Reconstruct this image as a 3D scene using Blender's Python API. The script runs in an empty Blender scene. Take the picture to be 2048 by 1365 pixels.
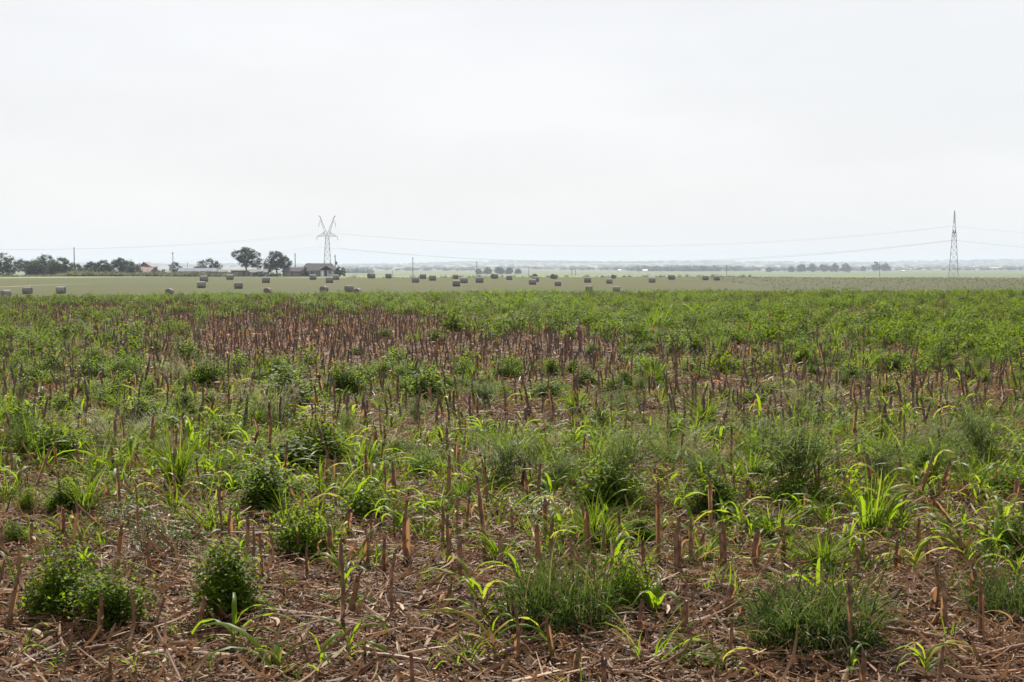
import bpy, math, random
import numpy as np
from mathutils import Vector, Matrix, Euler

# ------------------------------------------------------------------ camera, sky, sun, exposure
SC = bpy.context.scene
COL = SC.collection
PI = math.pi
FPX, CX, CY, EYE = 2768.0, 1024.0, 682.5, 1.6      # focal length and centre in photo pixels, eye height
PITCH = math.atan(152.5 / FPX)

cam_d = bpy.data.cameras.new('camera')
cam = bpy.data.objects.new('camera', cam_d)
COL.objects.link(cam)
cam.location = (0, 0, EYE)
cam.rotation_euler = (PI / 2 - PITCH, 0, 0)
cam_d.sensor_width = 36.0
cam_d.lens = FPX / 2048.0 * 36.0
cam_d.clip_start = 0.1
cam_d.clip_end = 40000.0
SC.camera = cam

SUN_EL, SUN_AZ = math.radians(43), math.radians(-7)   # azimuth from +Y (view direction) towards +X
world = bpy.data.worlds.new('World')
SC.world = world
world.use_nodes = True
wn, wl = world.node_tree.nodes, world.node_tree.links
wn.clear()
w_out = wn.new('ShaderNodeOutputWorld')
w_bg = wn.new('ShaderNodeBackground'); w_bg.inputs['Strength'].default_value = 0.1
w_sky = wn.new('ShaderNodeTexSky'); w_sky.sky_type = 'NISHITA'; w_sky.sun_disc = False
w_sky.sun_elevation = SUN_EL; w_sky.sun_rotation = SUN_AZ
w_sky.air_density = 1.1; w_sky.dust_density = 1.5; w_sky.ozone_density = 1.0
w_tc = wn.new('ShaderNodeTexCoord')
w_map = wn.new('ShaderNodeMapping'); w_map.inputs['Scale'].default_value = (1.0, 1.0, 4.0)
w_noise = wn.new('ShaderNodeTexNoise'); w_noise.inputs['Scale'].default_value = 3.2; w_noise.inputs['Detail'].default_value = 6.0
w_noise.inputs['Roughness'].default_value = 0.55
w_ramp = wn.new('ShaderNodeValToRGB')
w_ramp.color_ramp.elements[0].position = 0.40; w_ramp.color_ramp.elements[0].color = (4.2, 4.23, 4.35, 1)
w_ramp.color_ramp.elements[1].position = 0.66; w_ramp.color_ramp.elements[1].color = (4.5, 4.53, 4.62, 1)
w_mix = wn.new('ShaderNodeMix'); w_mix.data_type = 'RGBA'; w_mix.inputs['Factor'].default_value = 0.95
wl.new(w_tc.outputs['Generated'], w_map.inputs['Vector']); wl.new(w_map.outputs['Vector'], w_noise.inputs['Vector'])
wl.new(w_noise.outputs['Fac'], w_ramp.inputs['Fac'])
wl.new(w_sky.outputs['Color'], w_mix.inputs['A']); wl.new(w_ramp.outputs['Color'], w_mix.inputs['B'])
wl.new(w_mix.outputs['Result'], w_bg.inputs['Color']); wl.new(w_bg.outputs['Background'], w_out.inputs['Surface'])

sun_d = bpy.data.lights.new('sun', 'SUN')
sun_d.energy = 5.0; sun_d.angle = math.radians(0.6); sun_d.color = (1.0, 0.93, 0.82)
sun = bpy.data.objects.new('sun', sun_d); COL.objects.link(sun)
sdir = Vector((math.sin(SUN_AZ) * math.cos(SUN_EL), math.cos(SUN_AZ) * math.cos(SUN_EL), math.sin(SUN_EL)))
sun.rotation_euler = sdir.to_track_quat('Z', 'Y').to_euler()
sun.location = (0, 0, 80)

SC.view_settings.view_transform = 'Standard'
SC.view_settings.look = 'None'
SC.view_settings.gamma = 1.0
SC.view_settings.exposure = 1.0
SC.view_settings.use_curve_mapping = False
SC.render.engine = 'CYCLES'
SC.cycles.max_bounces = 6; SC.cycles.diffuse_bounces = 3; SC.cycles.glossy_bounces = 2
SC.cycles.transmission_bounces = 4; SC.cycles.volume_bounces = 0; SC.cycles.transparent_max_bounces = 4
SC.cycles.caustics_reflective = False; SC.cycles.caustics_refractive = False
SC.cycles.sample_clamp_indirect = 6.0

rng = np.random.default_rng(20)
random.seed(5)

# ------------------------------------------------------------------ photo geometry: pixel <-> ground
SP, CP = math.sin(PITCH), math.cos(PITCH)
def ray(px, py):
    a, b = (px - CX) / FPX, (CY - py) / FPX
    return np.array([a, CP + b * SP, -SP + b * CP])
def project(x, y, z):
    x, y, z = np.asarray(x, float), np.asarray(y, float), np.asarray(z, float) - EYE
    f = y * CP - z * SP
    u = y * SP + z * CP
    return CX + FPX * x / f, CY - FPX * u / f
_R = np.array([0, 40, 62, 85, 100, 130, 170, 215, 250, 268, 300, 330, 357, 380, 420, 480, 560, 700, 850, 1100, 1500, 2600, 4500, 6500, 7800, 9000, 12000.])
_Z = np.array([0, 0, -.1, -.3, -.8, -3.2, -4.6, -4.6, -3.7, -3.05, -2.5, -2.2, -1.95, -1.8, -1.95, -2.45, -3.6, -5.4, -6.8, -9.2, -10, -10, -9, -4, 8, 14, 8.])
def ground(x, y):
    x, y = np.asarray(x, float), np.asarray(y, float)
    r = np.hypot(x, y)
    z = sum(np.interp(r * k, _R, _Z) for k in (0.975, 0.99, 1.0, 1.01, 1.025)) / 5
    t = np.clip(x / np.maximum(np.abs(y) * 0.37, 1.0), -1.2, 1.2)
    w = np.clip(r / 85, 0, 1) ** 2 * np.clip((200 - r) / 100, 0, 1)
    z = z + 0.17 * t * w
    far = np.clip((r - 5000) / 3000, 0, 1)
    z = z + far * (5.5 * np.sin(x / 520 + 1.0) + 4.0 * np.sin(x / 233 + 2.1) + 3.0 * np.sin(x / 1300 + 0.4) + 0.0025 * x)
    m = np.clip((60 - r) / 30, 0, 1)
    rowc = (y - 0.10 * x)
    z = z + m * (0.018 * np.cos(rowc * 2 * PI / 0.9) + 0.012 * np.sin(x * 3.1 + y * 1.7) + 0.01 * np.sin(x * 7.3 - y * 5.1))
    m2 = np.clip((r - 200) / 50, 0, 1) * np.clip((900 - r) / 300, 0, 1)
    z = z + m2 * (0.10 * np.sin(x / 23 + y / 31) + 0.08 * np.sin(x / 11 - y / 17))
    return z
def hit(px, py, far=11000.0, near=2.0):
    """Ground point seen at a photo pixel: first crossing along the ray."""
    d = ray(px, py)
    ts = np.geomspace(near, far, 1600)
    P = d[None, :] * ts[:, None]
    h = P[:, 2] + EYE - ground(P[:, 0], P[:, 1])
    k = np.argmax(h < 0)
    if h[k] >= 0: k = len(ts) - 1
    lo, hi = ts[max(k - 1, 0)], ts[k]
    for _ in range(18):
        m = (lo + hi) / 2; p = d * m
        if p[2] + EYE - float(ground(p[0], p[1])) < 0: hi = m
        else: lo = m
    p = d * hi
    return np.array([p[0], p[1], float(ground(p[0], p[1]))])
def at(px, dist, dz=0.0):
    """Point on the ground in column px at forward distance dist."""
    x = (px - CX) / FPX * dist
    return np.array([x, dist, float(ground(x, dist)) + dz])
def zrow(py, dist): return EYE + dist * (CY - py - FPX * math.tan(PITCH)) / FPX   # height that shows at row py

# ------------------------------------------------------------------ mesh building
class Geo:
    def __init__(s): s.v = []; s.f = {3: [], 4: []}; s.t = []; s.n = 0; s.m = {3: [], 4: []}; s.sm = {3: [], 4: []}
    def add(s, v, f, tint=None, mat=0, smooth=True):
        v = np.asarray(v, float).reshape(-1, 3); f = np.asarray(f, int)
        k = f.shape[1]
        s.v.append(v); s.f[k].append(f + s.n)
        s.m[k].append(np.full(len(f), mat)); s.sm[k].append(np.full(len(f), smooth))
        if tint is None: tint = np.full((len(v), 3), 0.5)
        s.t.append(np.asarray(tint, float).reshape(-1, 3)); s.n += len(v)
    def merge(s, g):
        for k in (3, 4):
            for f, m, q in zip(g.f[k], g.m[k], g.sm[k]): s.f[k].append(f + s.n); s.m[k].append(m); s.sm[k].append(q)
        s.v += g.v; s.t += g.t; s.n += g.n
    def mesh(s, name, mats):
        me = bpy.data.meshes.new(name)
        if s.n == 0: return me
        v = np.concatenate(s.v)
        me.vertices.add(len(v)); me.vertices.foreach_set('co', v.ravel())
        loops, starts, mi, sm, c = [], [], [], [], 0
        for k in (3, 4):
            for f, m, q in zip(s.f[k], s.m[k], s.sm[k]):
                loops.append(f.ravel()); starts.append(c + np.arange(len(f)) * k); c += f.size
                mi.append(m); sm.append(q)
        loops = np.concatenate(loops); starts = np.concatenate(starts)
        me.loops.add(len(loops)); me.loops.foreach_set('vertex_index', loops.astype(np.int32))
        me.polygons.add(len(starts)); me.polygons.foreach_set('loop_start', starts.astype(np.int32))
        me.polygons.foreach_set('material_index', np.concatenate(mi).astype(np.int32))
        me.polygons.foreach_set('use_smooth', np.concatenate(sm).astype(bool))
        at_ = me.attributes.new('tint', 'FLOAT_COLOR', 'POINT')
        t = np.concatenate(s.t); at_.data.foreach_set('color', np.c_[t, np.ones(len(t))].astype(np.float32).ravel())
        for m in (mats if isinstance(mats, (list, tuple)) else [mats]): me.materials.append(m)
        me.update(calc_edges=True)
        return me
def link(name, mesh, parent=None, loc=(0, 0, 0), rot=(0, 0, 0), scale=1.0):
    o = bpy.data.objects.new(name, mesh); COL.objects.link(o)
    o.location = loc; o.rotation_euler = rot
    o.scale = (scale,) * 3 if np.isscalar(scale) else scale
    if parent is not None: o.parent = parent
    return o
def tag(o, label=None, cat=None, group=None, kind=None):
    if label: o['label'] = label
    if cat: o['category'] = cat
    if group: o['group'] = group
    if kind: o['kind'] = kind
    return o
def U(a, b, n=None): return rng.uniform(a, b, n)

def ribbons(g, base, az, el, bend, L, W, S=4, fold=0.0, prof='leaf', twist=0.0, curl=0.0, tint=None, mat=0, power=1.0):
    """N ribbons at once: each starts at base, rises at angle el and bends down by bend along its length."""
    base = np.asarray(base, float).reshape(-1, 3); N = len(base)
    B = lambda q: np.broadcast_to(np.asarray(q, float), (N,))
    az, el, bend, L, W, fold, twist, curl = map(B, (az, el, bend, L, W, fold, twist, curl))
    t = np.linspace(0, 1, S + 1)
    E = el[:, None] - bend[:, None] * t[None, :] ** power
    A = az[:, None] + curl[:, None] * t[None, :]
    T = np.stack([np.cos(E) * np.cos(A), np.cos(E) * np.sin(A), np.sin(E)], -1)
    step = (T[:, :-1] + T[:, 1:]) / 2 * (L / S)[:, None, None]
    Cn = np.concatenate([base[:, None, :], base[:, None, :] + np.cumsum(step, 1)], 1)
    side = np.stack([-np.sin(A), np.cos(A), np.zeros_like(A)], -1)
    nrm = np.cross(T, side) * -1
    tw = twist[:, None] * t[None, :]
    s2 = side * np.cos(tw)[..., None] + nrm * np.sin(tw)[..., None]
    n2 = nrm * np.cos(tw)[..., None] - side * np.sin(tw)[..., None]
    if prof == 'leaf': w = np.sin(PI * np.clip(t * 0.86 + 0.14, 0, 1)) ** 0.8
    elif prof == 'blade': w = np.minimum(1.0, 0.55 + t * 2.5) * (1 - t ** 2.2) ** 0.9
    elif prof == 'strip': w = np.where((t == 0) | (t == 1), 0.55, 1.0)
    else: w = np.ones_like(t)
    w = np.maximum(w, 0.03)
    hw = (W / 2)[:, None] * w[None, :]
    Lf = Cn - s2 * hw[..., None]; Rt = Cn + s2 * hw[..., None]
    if np.any(fold != 0):
        md = Cn - n2 * (hw * fold[:, None])[..., None]
        V = np.stack([Lf, md, Rt], 2); c = 3
    else: V = np.stack([Lf, Rt], 2); c = 2
    idx = np.arange(N * (S + 1) * c).reshape(N, S + 1, c)
    q = np.stack([idx[:, :-1, :-1], idx[:, :-1, 1:], idx[:, 1:, 1:], idx[:, 1:, :-1]], -1).reshape(-1, 4)
    if tint is None: tint = rng.random((N, 2))
    tt = np.zeros((N, S + 1, c, 3)); tt[..., 0] = tint[:, None, None, 0]; tt[..., 1] = t[None, :, None]; tt[..., 2] = tint[:, None, None, 1]
    g.add(V.reshape(-1, 3), q, tt.reshape(-1, 3), mat)
    return Cn
def tubes(g, P, R, sides=5, tint=None, mat=0, cap=True):
    """N tubes along point rows P (N,S,3) with radii R (N,S)."""
    P = np.asarray(P, float); R = np.asarray(R, float)
    if P.ndim == 2: P = P[None]; R = R[None]
    N, S, _ = P.shape
    T = np.gradient(P, axis=1); T /= np.linalg.norm(T, axis=-1, keepdims=True) + 1e-9
    ref = np.where(np.abs(T[:, :1, 2:3]) > 0.9, np.array([1.0, 0, 0]), np.array([0, 0, 1.0]))
    X = np.cross(T, ref); X /= np.linalg.norm(X, axis=-1, keepdims=True) + 1e-9
    Y = np.cross(T, X)
    a = np.arange(sides) * 2 * PI / sides
    V = P[:, :, None, :] + R[:, :, None, None] * (np.cos(a)[None, None, :, None] * X[:, :, None, :] + np.sin(a)[None, None, :, None] * Y[:, :, None, :])
    idx = np.arange(N * S * sides).reshape(N, S, sides)
    nx = np.roll(idx, -1, 2)
    q = np.stack([idx[:, :-1], nx[:, :-1], nx[:, 1:], idx[:, 1:]], -1).reshape(-1, 4)
    if tint is None: tint = rng.random((N, 2))
    tt = np.zeros((N, S, sides, 3)); tt[..., 0] = tint[:, None, None, 0]; tt[..., 1] = np.linspace(0, 1, S)[None, :, None]; tt[..., 2] = tint[:, None, None, 1]
    g.add(V.reshape(-1, 3), q, tt.reshape(-1, 3), mat)
    if cap and sides in (3, 4):
        g.add(V[:, -1].reshape(-1, 3), np.arange(N * sides).reshape(N, sides), tt[:, -1].reshape(-1, 3), mat)
    elif cap:
        c = V[:, -1].mean(1); vv = np.concatenate([V[:, -1].reshape(-1, 3), c]); k = np.arange(N * sides).reshape(N, sides)
        tr = np.stack([k, np.roll(k, -1, 1), np.broadcast_to((N * sides + np.arange(N))[:, None], k.shape)], -1).reshape(-1, 3)
        g.add(vv, tr, np.concatenate([tt[:, -1].reshape(-1, 3), tt[:, -1, 0]]), mat)
def box(g, lo, hi, mat=0, tint=None):
    (x0, y0, z0), (x1, y1, z1) = lo, hi
    v = [(x0, y0, z0), (x1, y0, z0), (x1, y1, z0), (x0, y1, z0), (x0, y0, z1), (x1, y0, z1), (x1, y1, z1), (x0, y1, z1)]
    f = [(0, 3, 2, 1), (4, 5, 6, 7), (0, 1, 5, 4), (1, 2, 6, 5), (2, 3, 7, 6), (3, 0, 4, 7)]
    g.add(v, f, None, mat, smooth=False)
def poly(g, verts, faces, mat=0):
    for f in faces:
        g.add([verts[i] for i in f], [list(range(len(f)))], None, mat, smooth=False)

# ------------------------------------------------------------------ materials
def mat_new(name):
    m = bpy.data.materials.new(name); m.use_nodes = True
    nt = m.node_tree; nt.nodes.clear()
    return m, nt.nodes, nt.links, nt.nodes.new('ShaderNodeOutputMaterial')
def mixc(n, l, fac, a, b):
    x = n.new('ShaderNodeMix'); x.data_type = 'RGBA'
    for s, v in (('Factor', fac), ('A', a), ('B', b)):
        if hasattr(v, 'default_value') or hasattr(v, 'is_output'): l.new(v, x.inputs[s])
        else: x.inputs[s].default_value = v if s == 'Factor' else (*v, 1)
    return x.outputs['Result']
def leaf_mat(name, a, b, trans, k_trans=0.45, rough=0.42, spec=0.5, dry=None, dry_fac=0.0, objvar=0.6):
    """Leaf: colour between a and b per leaf and per plant, light coming through it, a gloss."""
    m, n, l, out = mat_new(name)
    at_ = n.new('ShaderNodeAttribute'); at_.attribute_name = 'tint'
    sep = n.new('ShaderNodeSeparateColor'); l.new(at_.outputs['Color'], sep.inputs['Color'])
    oi = n.new('ShaderNodeObjectInfo')
    mx = n.new('ShaderNodeMix'); mx.data_type = 'FLOAT'; mx.inputs['Factor'].default_value = objvar * 0.5
    l.new(sep.outputs['Red'], mx.inputs['A']); l.new(oi.outputs['Random'], mx.inputs['B'])
    c = mixc(n, l, mx.outputs['Result'], a, b)
    if dry is not None:
        gt = n.new('ShaderNodeMath'); gt.operation = 'LESS_THAN'; gt.inputs[1].default_value = dry_fac
        l.new(sep.outputs['Blue'], gt.inputs[0]); c = mixc(n, l, gt.outputs[0], c, dry)
    p = n.new('ShaderNodeBsdfPrincipled'); p.inputs['Roughness'].default_value = rough
    p.inputs['Specular IOR Level'].default_value = spec
    l.new(c, p.inputs['Base Color'])
    tr = n.new('ShaderNodeBsdfTranslucent')
    tc = mixc(n, l, 0.55, c, trans); l.new(tc, tr.inputs['Color'])
    ms = n.new('ShaderNodeMixShader'); ms.inputs['Fac'].default_value = k_trans
    l.new(p.outputs[0], ms.inputs[1]); l.new(tr.outputs[0], ms.inputs[2]); l.new(ms.outputs[0], out.inputs['Surface'])
    return m
def noisy(name, a, b, scale=20.0, rough=0.8, bump=0.0, stretch=(1, 1, 1), spec=0.3, metallic=0.0):
    m, n, l, out = mat_new(name)
    tc = n.new('ShaderNodeTexCoord'); mp = n.new('ShaderNodeMapping'); mp.inputs['Scale'].default_value = stretch
    l.new(tc.outputs['Object'], mp.inputs['Vector'])
    no = n.new('ShaderNodeTexNoise'); no.inputs['Scale'].default_value = scale; no.inputs['Detail'].default_value = 5
    l.new(mp.outputs[0], no.inputs['Vector'])
    rp = n.new('ShaderNodeMapRange'); rp.inputs['From Min'].default_value = 0.3; rp.inputs['From Max'].default_value = 0.7
    l.new(no.outputs['Fac'], rp.inputs['Value'])
    oi = n.new('ShaderNodeObjectInfo')
    c = mixc(n, l, rp.outputs['Result'], a, b)
    hv = n.new('ShaderNodeHueSaturation'); mr = n.new('ShaderNodeMapRange'); mr.inputs['To Min'].default_value = 0.8; mr.inputs['To Max'].default_value = 1.2
    l.new(oi.outputs['Random'], mr.inputs['Value']); l.new(mr.outputs['Result'], hv.inputs['Value']); l.new(c, hv.inputs['Color'])
    p = n.new('ShaderNodeBsdfPrincipled'); p.inputs['Roughness'].default_value = rough; p.inputs['Metallic'].default_value = metallic
    p.inputs['Specular IOR Level'].default_value = spec
    l.new(hv.outputs['Color'], p.inputs['Base Color'])
    if bump:
        bp = n.new('ShaderNodeBump'); bp.inputs['Strength'].default_value = bump; bp.inputs['Distance'].default_value = 0.02
        l.new(no.outputs['Fac'], bp.inputs['Height']); l.new(bp.outputs['Normal'], p.inputs['Normal'])
    l.new(p.outputs[0], out.inputs['Surface'])
    return m
M = {}
M['corn'] = leaf_mat('corn_leaf_green', (0.0430, 0.0899, 0.0050), (0.0896, 0.1487, 0.0075), (0.3570, 0.5101, 0.0115), 0.52, 0.45, 0.09, dry=(0.30, 0.25, 0.05), dry_fac=0.07)
M['bush'] = leaf_mat('broad_weed_green', (0.0354, 0.0694, 0.0053), (0.0737, 0.1166, 0.0081), (0.2999, 0.4322, 0.0110), 0.48, 0.5, 0.03)
M['grass'] = leaf_mat('tussock_green', (0.0222, 0.0428, 0.0099), (0.0438, 0.0702, 0.0145), (0.1041, 0.1639, 0.0191), 0.40, 0.45, 0.08, dry=(0.26, 0.20, 0.09), dry_fac=0.15)
M['clump'] = leaf_mat('bright_grass_green', (0.0346, 0.0757, 0.0042), (0.0754, 0.1273, 0.0065), (0.2752, 0.4091, 0.0106), 0.44, 0.48, 0.06, dry=(0.34, 0.27, 0.08), dry_fac=0.09)
M['airy'] = leaf_mat('feathery_weed_green', (0.0582, 0.0918, 0.0192), (0.1133, 0.1460, 0.0384), (0.1788, 0.2542, 0.0384), 0.48, 0.5, 0.03)
M['silver'] = leaf_mat('silvery_weed_green', (0.0510, 0.0850, 0.0272), (0.0850, 0.1232, 0.0425), (0.1530, 0.2295, 0.0340), 0.35, 0.45, 0.1)
M['seed'] = leaf_mat('seed_head_straw', (0.1360, 0.1445, 0.0553), (0.2040, 0.1997, 0.0850), (0.2720, 0.2720, 0.1020), 0.45, 0.6, 0.15)
M['field'] = leaf_mat('field_weed_green', (0.0290, 0.0580, 0.0042), (0.0704, 0.1033, 0.0059), (0.2296, 0.3321, 0.0094), 0.46, 0.6, 0.02, objvar=1.0)
M['litter'] = leaf_mat('dry_husk_litter', (0.024, 0.0105, 0.006), (0.285, 0.164, 0.094), (0.27, 0.14, 0.07), 0.24, 0.5, 0.05, dry=(0.42, 0.32, 0.23), dry_fac=0.035)
M['sheath'] = leaf_mat('dry_leaf_sheath', (0.18, 0.095, 0.048), (0.36, 0.23, 0.125), (0.48, 0.24, 0.09), 0.40, 0.55, 0.2)
def stalk_mat(name='corn_stalk_brown', ca=(0.22, 0.088, 0.040), cb=(0.36, 0.205, 0.112), cn=(0.21, 0.108, 0.066), dark=(0.060, 0.040, 0.030)):
    m, n, l, out = mat_new(name)
    at_ = n.new('ShaderNodeAttribute'); at_.attribute_name = 'tint'
    sep = n.new('ShaderNodeSeparateColor'); l.new(at_.outputs['Color'], sep.inputs['Color'])
    oi = n.new('ShaderNodeObjectInfo')
    c = mixc(n, l, oi.outputs['Random'], ca, cb)
    no = n.new('ShaderNodeTexNoise'); no.inputs['Scale'].default_value = 30; no.inputs['Detail'].default_value = 4
    tc = n.new('ShaderNodeTexCoord'); mp = n.new('ShaderNodeMapping'); mp.inputs['Scale'].default_value = (3, 3, 0.5)
    l.new(tc.outputs['Object'], mp.inputs['Vector']); l.new(mp.outputs[0], no.inputs['Vector'])
    rp = n.new('ShaderNodeMapRange'); rp.inputs['From Min'].default_value = 0.35; rp.inputs['From Max'].default_value = 0.65
    l.new(no.outputs['Fac'], rp.inputs['Value'])
    c = mixc(n, l, rp.outputs['Result'], c, cn)
    c = mixc(n, l, sep.outputs['Blue'], c, dark)      # weathered nodes and blackened cut end
    p = n.new('ShaderNodeBsdfPrincipled'); p.inputs['Roughness'].default_value = 0.6; l.new(c, p.inputs['Base Color'])
    tr = n.new('ShaderNodeBsdfTranslucent'); l.new(mixc(n, l, 0.5, c, (0.42, 0.16, 0.06)), tr.inputs['Color'])
    ms = n.new('ShaderNodeMixShader'); ms.inputs['Fac'].default_value = 0.25
    l.new(p.outputs[0], ms.inputs[1]); l.new(tr.outputs[0], ms.inputs[2]); l.new(ms.outputs[0], out.inputs['Surface'])
    return m
M['stalk'] = stalk_mat()
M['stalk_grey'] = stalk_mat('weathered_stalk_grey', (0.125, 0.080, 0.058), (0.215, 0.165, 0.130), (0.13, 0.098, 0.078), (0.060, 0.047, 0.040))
M['clod'] = noisy('soil_clod', (0.022, 0.013, 0.008), (0.060, 0.036, 0.023), 40, 0.95, 0.3, spec=0.1)
M['wstem'] = noisy('weed_stem', (0.09, 0.10, 0.04), (0.15, 0.10, 0.05), 30, 0.6)
M['bank'] = leaf_mat('bank_weed_olive', (0.0357, 0.0476, 0.0170), (0.0680, 0.0714, 0.0289), (0.1020, 0.1190, 0.0340), 0.3, 0.6, 0.08)
M['bark'] = noisy('tree_bark', (0.07, 0.055, 0.045), (0.13, 0.11, 0.09), 3, 0.9, 0.5, (4, 4, 1))
M['tree'] = leaf_mat('tree_leaves', (0.0072, 0.0224, 0.0029), (0.0200, 0.0412, 0.0050), (0.0400, 0.0806, 0.0086), 0.2, 0.6, 0.12)
M['bale'] = noisy('hay_bale_straw', (0.135, 0.120, 0.110), (0.235, 0.210, 0.185), 6, 0.9, 0.6, (1, 1, 1))
M['bale_end'] = noisy('hay_bale_end', (0.105, 0.092, 0.082), (0.19, 0.165, 0.145), 9, 0.9, 0.6)
M['twine'] = noisy('bale_net_band', (0.30, 0.27, 0.23), (0.40, 0.36, 0.31), 8, 0.8)
M['steel'] = noisy('galvanised_steel', (0.13, 0.135, 0.14), (0.17, 0.175, 0.18), 0.5, 0.7, 0, spec=.2)
M['wire'] = noisy('conductor_cable', (0.16, 0.16, 0.165), (0.20, 0.20, 0.205), 0.5, 0.6)
M['insul'] = noisy('insulator_porcelain', (0.10, 0.08, 0.07), (0.14, 0.11, 0.1), 2, 0.4)
M['pole'] = noisy('weathered_pole_wood', (0.085, 0.07, 0.06), (0.13, 0.11, 0.095), 3, 0.9, 0.3, (4, 4, .5))
M['roof_dark'] = noisy('dark_shingle_roof', (0.05, 0.047, 0.052), (0.085, 0.078, 0.08), 2.0, 0.9, 0.3, spec=0.1)
M['roof_blue'] = noisy('blue_grey_sheet_roof', (0.10, 0.115, 0.14), (0.135, 0.15, 0.18), 0.7, 0.85, 0.0, (1, .2, 1), spec=0.1)
M['roof_rust'] = noisy('rusty_sheet_roof', (0.15, 0.105, 0.092), (0.21, 0.16, 0.145), 1.1, 0.85, 0.0, (1, .3, 1), spec=0.1)
M['roof_grey'] = noisy('grey_sheet_roof', (0.13, 0.13, 0.145), (0.19, 0.185, 0.195), 0.8, 0.85, spec=0.1)
M['wall_grey'] = noisy('grey_board_wall', (0.15, 0.145, 0.15), (0.21, 0.205, 0.205), 1.2, 0.85, 0.2, (6, 6, .4))
M['wall_pale'] = noisy('pale_and_lit_wall', (0.36, 0.36, 0.38), (0.45, 0.45, 0.46), 1.0, 0.8)  # pale shed walls; on the house gable, light put into the colour
M['wall_brick'] = noisy('brown_brick_wall', (0.12, 0.085, 0.075), (0.19, 0.14, 0.12), 2.5, 0.9)
M['wall_red'] = noisy('faded_red_barn_wall', (0.10, 0.070, 0.060), (0.14, 0.10, 0.088), 1.5, 0.9, 0.2, (5, 5, .4))
M['trim'] = noisy('white_trim', (0.6, 0.6, 0.6), (0.72, 0.72, 0.72), 2, 0.6)
M['dark'] = noisy('dark_opening', (0.02, 0.02, 0.022), (0.03, 0.03, 0.032), 2, 0.7)
M['glass'] = noisy('window_glass', (0.03, 0.035, 0.04), (0.05, 0.055, 0.06), 1, 0.1, 0, spec=0.6)
M['white'] = noisy('white_metal_sheet', (0.65, 0.65, 0.66), (0.75, 0.75, 0.75), 1, 0.5)
M['track'] = noisy('pale_dirt', (0.15, 0.13, 0.08), (0.20, 0.175, 0.11), 0.4, 0.95)

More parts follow.
